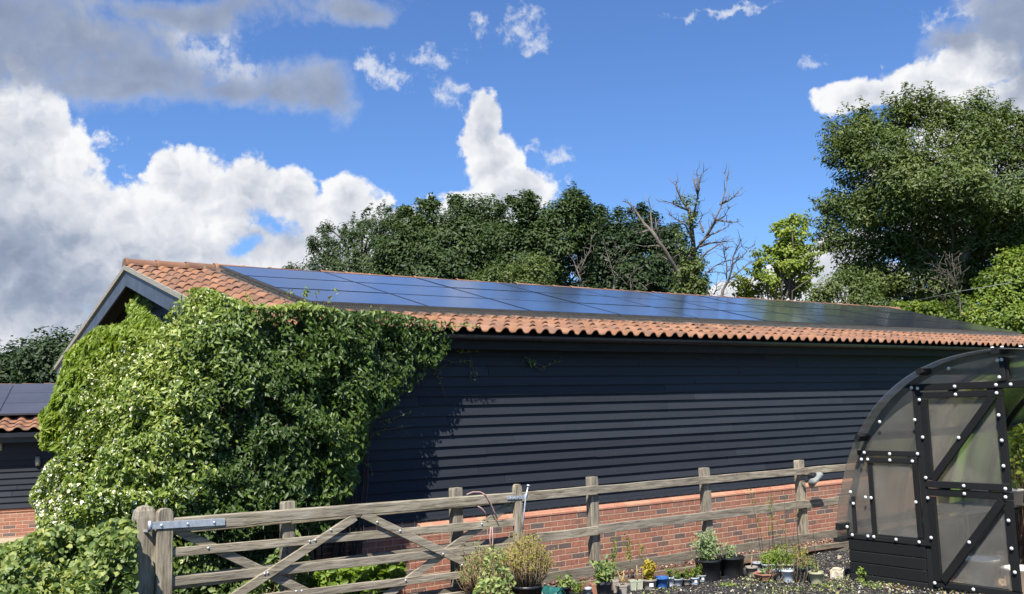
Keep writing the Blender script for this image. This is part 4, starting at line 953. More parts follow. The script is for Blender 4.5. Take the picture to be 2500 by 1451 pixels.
P, Nn, px, py, s = sample(240000, 40)
# the dark evergreen takes the right side, the jasmine the left and middle, the wisteria the top left
bound = np.interp(py, [700, 760, 850, 950, 1050, 1150, 1250, 1350], [600, 520, 470, 480, 500, 480, 440, 380]) + rgi.normal(0, 45, len(px)) + 45*vnoise(P, 1.6, 12)
wis = (px < np.interp(py, [740, 790, 830, 880, 940, 1010, 1110], [400, 370, 300, 235, 185, 150, 135])+rgi.normal(0, 18, len(px))) & (py < 1115)
topg = (py < 745+ .035*(px-430)) & (px > 430)
lobe = vnoise(P, 2.6, 5)+.7*vnoise(P, 6.0, 6)      # real gaps between the masses of leaf
isd = (px > bound) & ~wis; isj = ~isd & ~wis
dk = isd & ((s < .76) | (lobe + rgi.normal(0, .10, len(s)) > -.22))
cl = empty('evergreen_climber', (6.0, 10.4, 0), 0, 'dark glossy evergreen climber covering the barn corner', 'climbing plant')
def put(o): return loc(o)
L_ = lambda nm, mk, *a, **k: put(leaves(nm, P[mk], Nn[mk]+np.array([0, 0, .35]), *a, **k))
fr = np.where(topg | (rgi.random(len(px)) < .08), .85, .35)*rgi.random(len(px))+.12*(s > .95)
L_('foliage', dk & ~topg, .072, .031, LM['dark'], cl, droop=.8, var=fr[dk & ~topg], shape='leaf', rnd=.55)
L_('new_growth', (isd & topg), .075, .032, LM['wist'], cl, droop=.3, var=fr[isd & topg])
ja = empty('jasmine_climber', (2.9, 13.0, 0), 0, 'yellow-green jasmine climber with white flowers over the barn gable', 'climbing plant')
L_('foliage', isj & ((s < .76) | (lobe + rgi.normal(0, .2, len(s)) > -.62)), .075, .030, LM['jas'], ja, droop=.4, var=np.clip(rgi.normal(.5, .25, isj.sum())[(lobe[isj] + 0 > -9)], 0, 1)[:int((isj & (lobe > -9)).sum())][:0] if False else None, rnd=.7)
wi = empty('wisteria', (3.4, 15.5, 0), 0, 'fresh green wisteria at the top left of the barn gable', 'climbing plant')
L_('foliage', wis, .11, .034, LM['wist'], wi, droop=.9, shape='long', rnd=.4)
fm = isj & (s > .93) & (rgi.random(len(s)) < np.where((px < 150) & (py > 1120), .5, np.where(px < 420, .05, .025)))
L_('flowers', fm, .036, .032, LM['flower'], ja, shape='round', rnd=.9)
fm2 = isj & (s > .93) & (rgi.random(len(s)) < .09)
L_('faded_flowers', fm2, .034, .03, LM['flowerp'], ja, shape='round', rnd=.9)
# woody stems inside the mass, whips reaching out over wall and roof
g = MB(); rr = random.Random(3)
for i in range(30):
    x = rr.uniform(4.2, 5.4); y = 10.45; pts = [(x, y, 0)]; dx = rr.uniform(-.2, .25)
    for k in range(7): x += dx*rr.uniform(.2, 1.2)*.4; pts.append((x, 10.52-rr.uniform(0, .12), .42*(k+1)))
    g.tube(pts, [.016-.0016*k for k in range(8)], 5)
put(g.build('stems', M['twigdark'], cl))
g = MB(); rr = random.Random(5)
for i in range(26):
    y = rr.uniform(10.8, 18.5); pts = [(4.0, y, 0)]
    for k in range(6): y += rr.uniform(-.15, .15); pts.append((4.08-rr.uniform(0, .2), y, .42*(k+1)))
    g.tube(pts, [.018-.002*k for k in range(7)], 5)
put(g.build('stems', M['twigdark'], ja))
def whip(par, pts_px, Yp, r, leafmat, nl, L=.055, seed=0, onx=None, name='shoot'):
    rg_ = np.random.default_rng(seed); pts = [ (onY(x, y, Yp) if onx is None else onX(x, y, onx)) for x, y in pts_px]
    g = MB(); g.tube([tuple(p) for p in pts], r, 5); o = put(g.build(name, M['twig'], par))
    P_ = []
    for k in range(nl):
        t = rg_.uniform(0, len(pts)-1.001); i = int(t); P_.append(pts[i]+(pts[i+1]-pts[i])*(t-i)+rg_.normal(0, .02, 3))
    P_ = np.array(P_); put(leaves('shoot_leaves', P_, np.tile([-.2, -1, .4], (len(P_), 1)), L, L*.45, leafmat, par, rng=rg_, droop=.5))
for i, (pp, Yp, n_) in enumerate([([(735, 745), (745, 722), (750, 712)], 10.4, 26), ([(780, 752), (795, 738), (812, 718), (818, 712)], 10.4, 12), ([(700, 750), (695, 735), (700, 722), (712, 712)], 10.4, 10), ([(880, 762), (905, 757), (935, 755)], 10.3, 12), ([(1080, 800), (1110, 798), (1145, 795), (1175, 800)], 10.2, 22),
                                  ([(1020, 880), (1070, 905), (1090, 890)], 10.45, 10), ([(1060, 870), (1110, 885), (1150, 880), (1160, 920)], 10.5, 14), ([(1060, 900), (1075, 930), (1090, 975)], 10.55, 7), ([(1100, 850), (1140, 862), (1180, 850)], 10.5, 9), ([(1150, 870), (1148, 905), (1150, 935)], 10.56, 5),
                                  ([(1280, 870), (1300, 885), (1330, 895), (1375, 880)], 10.56, 20), ([(1285, 880), (1315, 900), (1330, 905)], 10.56, 16), ([(930, 1030), (965, 1020), (1005, 1005)], 10.5, 12), ([(900, 1060), (940, 1050), (1000, 1040)], 10.5, 9), ([(860, 1090), (890, 1065), (900, 1050)], 10.35, 14), ([(830, 1130), (870, 1120), (905, 1140), (910, 1160)], 10.4, 12), ([(620, 745), (610, 730), (600, 715)], 10.4, 10), ([(760, 748), (775, 732), (770, 716)], 10.4, 8)]):
    whip(cl, pp, Yp, .003, LM['wist'] if i in (0, 1, 2, 3, 16, 17) else LM['dark'], n_, seed=100+i)
for i, (pp, X_) in enumerate([([(205, 800), (210, 812), (222, 818), (216, 825)], 4.0), ([(185, 850), (188, 838), (198, 835)], 4.0), ([(92, 1056), (88, 1070), (94, 1078)], 2.6), ([(150, 912), (152, 918), (146, 915)], 3.9)]): whip(wi, pp, 0, .004, LM['wist'], 3, onx=X_, seed=200+i)
whip(ja, [(330, 690), (312, 682), (300, 690), (300, 705)], 0, .004, LM['jas'], 22, .08, seed=301, onx=3.95)
P2 = np.concatenate([np.array([onX(x, y, 4.1) for x, y in zip(rgi.uniform(318, 372, 260), rgi.uniform(690, 760, 260))])]); put(leaves('foliage', P2, np.tile([-1, -.4, .2], (len(P2), 1)), .09, .04, LM['dark'], cl, droop=.8))

# ------------------------------------------------------------------ trees
def tube_to(g, a, b_, r0, r1, rr, n=6, sag=.12):
    a = Vector(a); b_ = Vector(b_); L = (b_-a).length; pts = []
    for i in range(n): t = i/(n-1); pts.append(a.lerp(b_, t)+Vector([rr.gauss(0, .035*L*math.sin(t*3.14)) for _ in range(3)])+Vector((0, 0, sag*L*math.sin(t*3.14))))
    g.tube(pts, [r0+(r1-r0)*i/(n-1) for i in range(n)], 6); return pts
def tree(name, label, polys, dist, thick, ncl, per, cr, L, W, mat, trunkpx, group=None, seed=1, holes=(), cat='tree', trunk_r=.22, limbs=16, bark=None, gapt=-.42, sprays=0, dy=10, sl_=1.0, flat=.7, shape='leaf', droop=.3, nf=1.0, twigs=False):
    rg_ = np.random.default_rng(seed); rr = random.Random(seed); base = at(trunkpx, 985, dist); base = np.array([base[0], base[1], 0.0])
    r = empty(name, tuple(base), 0, label, cat, group); C = []
    fwd = unit(np.array([base[0], base[1], 0])); mpp = dist/F
    polys = [([(x, y+dy) for x, y in q], w) for q, w in polys]
    for (poly, w) in polys:
        pa = np.array(poly, float); x0, y0 = pa.min(0); x1, y1 = pa.max(0); need = int(ncl*w); got = 0
        while got < need:
            x = rg_.uniform(x0, x1, 3000); y = rg_.uniform(y0, y1, 3000); k = in_poly(x, y, poly)
            for h in holes: k &= ~in_poly(x, y, h)
            x, y = x[k], y[k]
            if len(x) == 0: break
            e = edge_dist(x, y, poly)*mpp; k = (e > cr*rg_.uniform(-.1, .7, len(e))); x, y, e = x[k], y[k], e[k]
            x, y, e = x[:need-got], y[:need-got], e[:need-got]
            for xi, yi, ei in zip(x, y, e):
                off = np.sign(rg_.uniform(-1.6, 1))*(rg_.random()**.45)*min(thick, ei*1.3+.15)
                C.append(at(xi, yi, dist+off))
            got += len(x)
    C = np.array(C); nzv = vnoise(C, .8, seed)+.6*vnoise(C, 2.0, seed+1)
    C = C[nzv+rg_.normal(0, .15, len(C)) > gapt]; n_ = len(C); cen = C.mean(0)
    rad = cr*rg_.choice([.4, .6, .8, 1.0, 1.25], n_)
    if sprays:
        pa = np.array(polys[0][0], float); pc = pa.mean(0); ex = []; er = []
        for _ in range(sprays):
            i = rg_.integers(len(pa)); q = pa[i-1]+(pa[i]-pa[i-1])*rg_.random()
            if q[1] > np.interp(.75, [0, 1], [pa[:, 1].min(), pa[:, 1].max()]): continue
            dv = unit((q-pc)*[1, .6]+np.array([0, -60.])+rg_.normal(0, 25, 2)); Ls = rg_.uniform(.12, .45)*sl_/mpp; off = rg_.uniform(-.4, .4)*min(thick, 1.5)
            for t, rr_ in ((-.25, .30), (.15, .26), (.5, .2), (.85, .14)): qq = q+dv*Ls*t; ex.append(at(qq[0], qq[1], dist+off)); er.append(rr_*cr/.5*rg_.uniform(.7, 1.2))
        C = np.concatenate([C, np.array(ex)]); rad = np.concatenate([rad, np.array(er)]); n_ = len(C)
    cnt = np.maximum((per*(rad/cr)**2).astype(int), 4)
    idx = np.repeat(np.arange(n_), cnt)
    d_ = unit(rg_.normal(0, 1, (len(idx), 3))); rr_ = rg_.random(len(idx))**.45
    P_ = C[idx] + d_*(rr_*rad[idx])[:, None]*np.array([1, 1, flat])
    P_ = P_[:]; out = unit(P_-cen)
    Nr = d_*.6 + out*.35 + np.array([-.1, -.15, .75])
    cv = rg_.normal(.0, .16, n_)[idx]
    var = np.clip(rg_.random(len(idx))*.6+.2+cv, 0, 1)
    px_, py_ = projN(P_)
    put(leaves('crown', P_, Nr, L, W, mat, r, droop=droop, var=var, rng=rg_, shape=shape, rnd=.45))
    bark = bark or M['bark']; g = MB(); top = cen.copy(); top[2] = C[:, 2].max()*.82
    tp = tube_to(g, base, (top[0], top[1], top[2]), trunk_r, trunk_r*.25, rr, 9, 0); put(g.build('trunk', bark, r))
    g = MB()
    for i in rr.sample(range(n_), min(limbs, n_)):
        k = min(len(tp)-2, max(1, int((C[i][2]/top[2])*len(tp)*.7)))
        tube_to(g, tp[k], C[i], trunk_r*.32, .02, rr, 6, .06)
    if twigs:
        for i in range(0, n_, 3):
            j = int(np.argmin(np.linalg.norm(C-C[i]+1e3*(np.arange(n_) == i)[:, None], axis=1))); g.bar(C[i], C[j], .03, .03, (0, 0, 1)) if np.linalg.norm(C[i]-C[j]) < 1.5 and np.linalg.norm(C[i]-C[j]) > .05 else None
    put(g.build('limbs', bark, r)); return r
GB = 'trees behind the barn'
tree('ash_tree', 'feathery ash tree at the left end of the tree line behind the barn', [([(690,655),(718,640),(745,632),(764,600),(762,580),(785,556),(815,544),(842,560),(850,540),(884,512),(925,498),(960,506),(985,520),(1010,600),(1000,780),(690,780)], 1)], 40, 2.2, 420, 80, .42, .17, .055, LM['ash'], 860, GB, 11, sprays=40, limbs=40)
tree('oak_tree', 'broad rounded oak with an even top in the middle of the tree line', [([(930,600),(975,515),(1010,494),(1040,492),(1080,484),(1150,480),(1200,486),(1235,515),(1262,560),(1290,700),(1290,800),(920,800)], 1)], 37, 3.2, 620, 150, .62, .155, .085, LM['oak'], 1110, GB, 12, sprays=30, limbs=20, gapt=-.8)
tree('oak_tree', 'dark oak with loose sprigs standing up against the white cloud', [([(1200,560),(1240,535),(1245,505),(1258,470),(1290,466),(1306,498),(1300,532),(1332,520),(1345,488),(1375,466),(1412,464),(1428,500),(1448,520),(1452,560),(1440,640),(1385,700),(1380,800),(1200,800)], 1)], 34, 2.6, 470, 150, .50, .14, .08, LM['oak'], 1320, GB, 13, sprays=26, gapt=-.7, holes=[[(1375,620),(1400,600),(1410,640),(1385,700),(1365,690)]], limbs=30)
tree('hawthorn_bush', 'lighter green bushy thorn tree just behind the barn ridge', [([(1130,700),(1175,665),(1215,640),(1265,618),(1315,622),(1352,665),(1360,760),(1120,760)], 1)], 29, 1.2, 110, 190, .42, .10, .055, LM['hedge'] if False else LM['big'], 1260, GB, 14, cat='shrub', trunk_r=.09, limbs=12)
tree('field_maple', 'dense dark tree behind the bare dead limbs', [([(1425,560),(1445,520),(1465,498),(1485,505),(1510,515),(1535,508),(1565,505),(1588,512),(1602,530),(1640,540),(1665,565),(1690,620),(1700,700),(1690,800),(1380,800),(1395,700),(1420,640)], 1)], 39, 2.6, 480, 150, .52, .15, .085, LM['oakd'], 1530, GB, 15, sprays=26, gapt=-.7, holes=[[(1378,640),(1400,610),(1420,640),(1412,700),(1385,705)], [(1615,640),(1640,655),(1650,690),(1625,690)]], limbs=26)
tree('young_maple', 'bright lime green young maple alone against the sky', [([(1885,540),(1905,526),(1935,522),(1962,530),(1964,560),(1945,585),(1962,600),(1990,594),(1990,620),(1968,640),(2005,650),(1998,664),(1965,665),(1972,690),(1955,722),(1880,735),(1790,735),(1795,690),(1815,668),(1842,650),(1852,628),(1840,605),(1862,592),(1885,608),(1900,610),(1895,575)], 1)], 30, 1.2, 260, 70, .23, .085, .065, LM['maple'], 1915, GB, 16, sprays=24, limbs=24, gapt=-.12, trunk_r=.09, shape='round', holes=[[(1850,640),(1890,640),(1900,672),(1860,672)]])
tree('tall_ash_tree', 'very tall broad tree filling the right side of the sky', [([(2000,560),(2028,505),(2012,480),(2050,430),(2030,375),(2030,305),(2080,262),(2145,255),(2200,236),(2262,218),(2290,238),(2330,242),(2385,222),(2440,246),(2462,278),(2520,272),(2640,262),(2780,420),(2740,720),(2460,720),(2420,640),(2300,600),(2240,600),(2205,650),(2170,640),(2150,620),(2100,625),(2070,600),(2050,635),(2020,600)], .82), ([(2050,640),(2100,615),(2250,585),(2400,600),(2440,700),(2330,745),(2200,750),(2100,730),(2080,680)], .18)], 35, 4.0, 2300, 105, .50, .15, .06, LM['big'], 2330, GB, 17, sprays=110, sl_=1.7, dy=16, gapt=-.40, trunk_r=.26, limbs=26, holes=[[(2150,640),(2195,618),(2215,640),(2185,662)], [(2200,705),(2230,690),(2228,740),(2200,740)], [(2270,600),(2290,590),(2300,625)]])
tree('privet_shrub', 'feathery grey-green shrub beside the lime maple', [([(1940,750),(1985,700),(2012,678),(2045,652),(2085,665),(2130,690),(2170,725),(2185,760),(1940,760)], 1)], 29, 1.1, 100, 130, .38, .11, .045, LM['grey'] if False else LM['big'], 2060, GB, 18, cat='shrub', trunk_r=.07)
tree('elder_hedge', 'yellow-green hedge beyond the right end of the barn roof', [([(2160,752),(2200,735),(2240,740),(2285,742),(2330,755),(2360,715),(2410,702),(2460,690),(2500,682),(2620,670),(2640,880),(2200,880)], 1)], 31.5, 1.6, 420, 150, .45, .115, .07, LM['hedge'], 2400, GB, 19, sprays=30, cat='hedge', trunk_r=.1, limbs=20)
tree('sycamore', 'pale green leafy tree in front of the tall tree at the right edge', [([(2405,650),(2435,610),(2490,598),(2560,590),(2620,600),(2620,730),(2400,730)], 1)], 32, 1.2, 90, 150, .42, .13, .07, LM['hedge'], 2500, GB, 20, trunk_r=.12)
tree('ivy_clad_trunk', 'ivy wrapped old trunk with bare branches above', [([(1640,650),(1665,615),(1700,600),(1724,625),(1728,680),(1724,735),(1640,735),(1652,690)], .72), ([(1630,480),(1655,470),(1690,475),(1725,492),(1715,520),(1680,560),(1675,610),(1655,600),(1660,540),(1640,505)], .14)], 32.5, .6, 120, 80, .30, .11, .07, LM['big'], 1690, GB, 21, trunk_r=.16, limbs=8, twigs=False)
GLF = 'dark trees beyond the low barn'
tree('far_tree', 'dark round tree at the far left edge beyond the low barn', [([(-120,880),(-40,862),(0,852),(45,842),(75,850),(90,1000),(-120,1000)], 1)], 62, 4, 200, 130, .95, .26, .15, LM['oakd'], -10, GLF, 22, trunk_r=.3, limbs=6)
tree('far_tree', 'dark tree rising behind the barn gable from the low barn', [([(62,850),(80,822),(115,812),(150,803),(190,802),(250,820),(300,900),(300,1000),(60,1000)], 1)], 58, 4, 210, 130, .90, .25, .15, LM['oakd'], 170, GLF, 23, trunk_r=.3, limbs=6)
# dead and bare trees (branch paths)
def bare(name, label, dist, paths, r0, seed, group=GB, mat='dead', twig=3, cat='tree'):
    rr = random.Random(seed); b_ = at(paths[0][0][0], 985, dist); r = empty(name, (b_[0], b_[1], 0), 0, label, cat, group)
    first = True
    for pth in paths:
        g = MB(); pts = [Vector(at(x, y, dist+rr.uniform(-.5, .5))) for x, y in pth]
        if first: pts = [Vector((b_[0], b_[1], 0))]+pts
        rb = r0 if first else r0*(pth[0][2] if len(pth[0]) > 2 else .45)
        n_ = len(pts); g.tube(pts, [max(rb*(1-.88*i/(n_-1)), .010)*(.62 if not first else .8) for i in range(n_)], 6)
        for i in range(1, n_):
            for k in range(twig):
                t = rr.random(); p = pts[i-1].lerp(pts[i], t); d_ = (pts[i]-pts[i-1]).normalized()
                if p.z < 3: continue
                q = p + (d_*rr.uniform(.2, 1)+Vector((rr.gauss(0, 1), rr.gauss(0, 1), rr.uniform(-.2, 1)))*.7).normalized()*rr.uniform(.18, .5); m_ = p.lerp(q, .5)+Vector([rr.gauss(0, .05) for _ in range(3)])
                g.tube([p, m_, q], [.010, .007, .004], 4)
        put(g.build('trunk' if first else 'branch', M[mat], r)); first = False
    return r
cr_ = lambda l: [(1400+x/2.2727, 400+y/2.2727) for x, y in l]
bare('dead_tree', 'tall bare dead tree with pale branches against the blue sky', 32.5, [cr_(p) for p in [
    [(672,760),(665,600),(668,480),(655,350),(640,250),(600,200),(570,130),(568,95)], [(655,330),(680,230),(695,150),(700,90),(722,40)], [(690,170),(672,110),(655,60)], [(695,150),(690,80),(680,30)],
    [(668,490),(720,430),(770,340),(815,250),(845,140),(852,80),(828,42)], [(815,225),(860,205),(890,185),(915,155)], [(790,310),(840,320),(880,325),(930,318)], [(700,440),(760,395),(800,380),(862,350)], [(740,400),(790,320),(840,290),(865,240)],
    [(700,460),(760,440),(820,435),(890,430)], [(665,430),(620,340),(560,300),(525,280)], [(655,340),(610,320),(560,330)], [(640,260),(590,240),(540,215),(512,210)], [(720,380),(700,320),(720,280)], [(680,560),(740,490),(820,440),(850,480)]]], .15, 5, twig=4)
bare('dead_tree', 'leaning pale dead tree in front of the dark tree', 32, [cr_(p) for p in [
    [(600,760),(580,600),(540,540),(500,470),(440,380),(390,330),(350,270),(305,215),(272,208)], [(480,430),(460,350),(455,300)], [(440,385),(430,300),(425,230),(400,175)], [(500,465),(450,455),(370,460)], [(420,370),(380,380),(345,385)], [(560,570),(575,500),(560,440)], [(540,545),(500,520),(460,500)]]], .14, 6, twig=2)
bare('dead_tree', 'spreading bare grey branches between the ivy trunk and the lime maple', 29.5, [cr_(p) for p in [
    [(815,780),(830,700),(860,650),(880,580),(885,520),(905,470),(935,420)], [(730,615),(780,570),(830,545),(900,530),(945,515)], [(730,605),(790,600),(850,612)], [(850,640),(850,560),(835,500),(830,450),(820,425)], [(880,560),(940,510),(975,470),(1010,450)], [(860,680),(900,650),(940,645)], [(870,640),(930,590),(990,540),(1050,520)], [(780,725),(795,690),(790,660)]]], .075, 7, mat='bark', twig=4)
bare('bare_sapling', 'thin bare pale sapling in front of the dark tree, left of the leaning dead tree', 30, [cr_(p) for p in [[(225,760),(222,620),(200,540),(180,480),(165,415)], [(222,600),(250,530),(280,470)], [(215,590),(270,640),(330,700)], [(320,690),(315,640),(320,615)], [(410,700),(380,670),(330,640)]]], .05, 8, twig=3)
bare('bare_sapling', 'forked bare stems at the gap in the tree line above the panels', 30.5, [cr_(p) for p in [[(60,760),(50,670),(20,590),(0,540),(-30,500)], [(30,610),(60,540),(95,470),(100,395)], [(60,690),(30,640),(0,600)], [(20,580),(70,520),(100,480)]]], .05, 9, twig=3)
bare('bare_shrub', 'brown leafless shrub in front of the tall tree above the roof end', 30.5, [cr_(p) for p in [[(2150,850),(2145,780),(2135,700),(2120,640),(2105,560),(2100,500)], [(2140,720),(2090,650),(2030,590),(1990,560)], [(2135,700),(2080,600),(2060,530)], [(2130,680),(2150,600),(2140,560)], [(2120,640),(2060,600),(2000,590)], [(2110,830),(2060,760),(2010,720),(1930,680)], [(2145,780),(2080,700),(2010,640),(1980,640)], [(2135,690),(2100,620),(2085,540)]]], .032, 10, twig=4, mat='bark', cat='shrub')
g = MB(); a = at(2215, 738, 31); b_ = at(2470, 690, 29); m_ = at(2340, 712, 30); g.tube([tuple(a), tuple(m_), tuple(b_)], .007, 5); o = g.build('overhead_cable', M['lamp']); tag(o, 'thin pale overhead cable crossing in front of the tall right hand tree', 'cable')

# ------------------------------------------------------------------ low plants and shrubs
def patch(name, label, cat, poly, dist_fn, n, L, W, mat, seed, shape='leaf', thick=.5, droop=.2, flowers=None, stems=True, group=None, rnd=.6, gap=-.55):
    rg_ = np.random.default_rng(seed); pa = np.array(poly, float); x0, y0 = pa.min(0); x1, y1 = pa.max(0); P_ = []
    while len(P_) < n:
        x = rg_.uniform(x0, x1, 4000); y = rg_.uniform(y0, y1, 4000); k = in_poly(x, y, poly)
        for xi, yi in zip(x[k], y[k]):
            p = at(xi, yi, dist_fn(xi, yi)+rg_.uniform(-thick, thick))
            if p[2] > .03: P_.append(p)
    P_ = np.array(P_[:n]); c = P_.mean(0); r = empty(name, (c[0], c[1], 0), 0, label, cat, group)
    lump = vnoise(P_, 4.5, seed)+.6*vnoise(P_, 10, seed+1)
    P_ = P_[(lump+rg_.normal(0, .15, n)) > gap]
    put(leaves('foliage', P_, np.tile([-.25, -.55, .75], (len(P_), 1)), L, W, mat, r, droop=droop, rng=rg_, shape=shape, rnd=rnd))
    if stems:
        g = MB(); rr = random.Random(seed)
        for i in range(min(70, len(P_)//12)):
            q = P_[rr.randrange(len(P_))]; g.tube([(q[0]+rr.uniform(-.15, .15), q[1]+rr.uniform(-.05, .15), 0), (q[0], q[1], q[2]*.55), tuple(q)], [.006, .005, .003], 4)
        put(g.build('stems', M['twig'], r))
    return r
patch('currant_bush', 'broad mounded leafy bush in the bottom left corner left of the gate post', 'bush', [(-60,1345),(40,1325),(90,1300),(150,1285),(220,1300),(275,1270),(332,1275),(332,1600),(-60,1600)], lambda x, y: 9.3+.0*x-(y-1300)*.004, 40000, .052, .042, LM['bram'], 50, 'round', .45, rnd=1.0, gap=-.1)
patch('nettle_patch', 'low leafy plants growing under the dark climber behind the gate', 'plants', [(410,1400),(500,1385),(620,1400),(690,1330),(720,1290),(760,1380),(700,1560),(410,1560)], lambda x, y: 10.6, 2600, .085, .05, LM['bram'], 51, 'leaf', .3)
patch('hollyhock_seedlings', 'bright green large-leaved plants between the gate and the brick wall', 'plants', [(740,1425),(780,1395),(800,1372),(830,1395),(870,1378),(905,1390),(930,1368),(985,1380),(990,1420),(960,1451),(940,1540),(740,1540)], lambda x, y: 10.95, 1100, .085, .065, LM['lime'], 52, 'round', .15)
patch('self_sown_shoot', 'small leafy shoot against the brick wall seen above the gate brace', 'plant', [(885,1345),(900,1330),(925,1325),(960,1310),(965,1330),(940,1345),(900,1400),(895,1400)], lambda x, y: 12.2, 60, .11, .085, LM['lime'], 53, 'round', .08)
# twiggy shrubs at the end of the gate
def twiggy(name, label, p, w, h, ntw, mat, tipmat, nl, seed, cat='shrub', toponly=.5, leafL=.03, extra=None):
    rg_ = np.random.default_rng(seed); rr = random.Random(seed); r = empty(name, tuple(p), 0, label, cat); g = MB(); tips = []
    for i in range(ntw):
        a = rr.uniform(0, 6.28); e = rr.random()**.6; tx, ty = math.cos(a)*w*e, math.sin(a)*w*.8*e; tz = h*(1-.30*e*e)*rr.uniform(.75, 1.03)
        b0 = Vector((tx*.2, ty*.2, .12)); t_ = Vector((tx, ty, tz)); m_ = b0.lerp(t_, .5)+Vector((tx*.22, ty*.22, 0))+Vector([rr.gauss(0, .01) for _ in range(3)])
        g.tube([b0, m_, t_], [.0045, .003, .0014], 4); tips.append((m_, t_))
        for k in range(3):
            q = m_.lerp(t_, rr.random()); q2 = q+Vector((rr.gauss(0, .05), rr.gauss(0, .05), rr.uniform(.02, .11))); g.tube([q, q2], [.002, .001], 3); tips.append((q, q2))
    g.build('twigs', mat, r); P_ = []
    for i in range(nl):
        m_, t_ = tips[rr.randrange(len(tips))]; q = m_.lerp(t_, rr.uniform(toponly, 1.05)); 
        if q.z > h*.45 or rr.random() < .15: P_.append((q.x+rr.gauss(0, .012), q.y+rr.gauss(0, .012), q.z+rr.gauss(0, .012)))
    leaves('foliage', np.array(P_), np.tile([-.2, -.5, .8], (len(P_), 1)), leafL, leafL*.5, tipmat, r, rng=rg_, rnd=.8)
    g = MB(); g.lathe([(w*.42, 0), (w*.52, .17), (w*.56, .17), (w*.56, .20), (w*.48, .20), (w*.45, .17)], 20); g.build('pot', M['black'], r)
    return r
twigtan = m_simple('tan_twig', (.30, .21, .12), .85, nscale=20)
p = onZ(1300, 1478); twiggy('box_shrub', 'round yellow-topped box shrub of bare tan twigs at the gate end', (p[0], p[1]+.1, 0), .30, .72, 420, twigtan, LM['box'], 2600, 61)
p = onZ(1190, 1490); twiggy('potted_shrub', 'lower green and brown twiggy shrub left of the yellow-topped box shrub', (p[0], p[1]+.1, 0), .29, .62, 260, twigtan, LM['bram'], 1700, 62)
patch('elder_shoot', 'dark green leafy shoots between the two twiggy shrubs', 'plant', [(1185,1360),(1200,1332),(1225,1338),(1240,1370),(1260,1420),(1250,1500),(1150,1500),(1165,1420)], lambda x, y: 10.55, 420, .05, .028, LM['bram'], 63, 'leaf', .10)
patch('weed_clump', 'low green weeds at the foot of the twiggy shrubs', 'weeds', [(1160,1430),(1200,1405),(1240,1425),(1250,1500),(1150,1500)], lambda x, y: 10.1, 260, .05, .035, LM['bram'], 64, 'round', .08)

# ------------------------------------------------------------------ pots
def potmat(nm, c, r=.5): return m_simple(nm, c, r, nscale=14, amp=.18)
PM = dict(taupe=potmat('taupe_plastic', (0.351, 0.305, 0.254)), grey=potmat('grey_plastic', (0.390, 0.416, 0.429)), lgrey=potmat('light_grey_plastic', (0.546, 0.598, 0.650)), blue=potmat('blue_plastic', (0.046, 0.156, 0.429), .35), terra=potmat('terracotta', (.36, .17, .11), .8), khaki=potmat('khaki_plastic', (0.468, 0.442, 0.286)), olive=potmat('olive_grey_plastic', (0.429, 0.442, 0.325)), black=M['black'], dgreen=potmat('dark_slate_plastic', (.03, .045, .05), .4))
label_m = m_simple('white_paper_label', (.8, .8, .78), .7, amp=.03)
def pot(px, pyb, wpx, hpx, mat, label, plant=None, sides=None, hm=None, lab=False, taper=.76, name='potted_plant', group='pots in front of the brick wall', rimh=.16, seed=0, cat='potted plant'):
    b_ = onZ(px, pyb, .03); z = (b_-CAMP)@_fw; k = z/F; rt_ = wpx*k/2; h = hpx*k if hm is None else hm; u = unit(np.array([b_[0], b_[1]])); rb = rt_*taper
    c = (b_[0]+u[0]*rb, b_[1]+u[1]*rb, .028); r = empty(name, c, 0, label, cat, group)
    s_ = sides; f = 1.0 if s_ is None else 1.12
    g = MB(); g.lathe([(rb*f, 0), (rt_*.95*f, h*(1-rimh)), (rt_*.97*f, h*(1-rimh))], 26, sides=s_, smooth=s_ is None, cap=False); g.lathe([(rb*f, .001), (rb*f*.3, .001)], 26, sides=s_, cap=False); g.build('pot', mat, r)
    g = MB(); g.lathe([(rt_*.95*f, h*(1-rimh)), (rt_*1.01*f, h*(1-rimh)+.002), (rt_*1.0*f, h), (rt_*.93*f, h), (rt_*.88*f, h*.8)], 26, sides=s_, smooth=False, cap=False); g.build('rim', mat, r)
    g = MB(); g.lathe([(.001, h*.83), (rt_*.5, h*.85), (rt_*.91*f, h*.82)], 20, sides=s_, cap=False); g.build('soil', M['soil'], r)
    if lab:
        a0 = math.atan2(-c[1], -c[0])+.25; g = MB(); V = [(rt_*.90*f*math.cos(a), rt_*.90*f*math.sin(a), zz) for zz in (h*.3, h*.66) for a in (a0-.3, a0-.1, a0+.1, a0+.3)]
        V = [(x*1.03, y*1.03, zz) for x, y, zz in V]; g.add(V, [(0, 1, 5, 4), (1, 2, 6, 5), (2, 3, 7, 6)]); g.build('label', label_m, r)
    if plant: plant(r, rt_, h, seed)
    return r
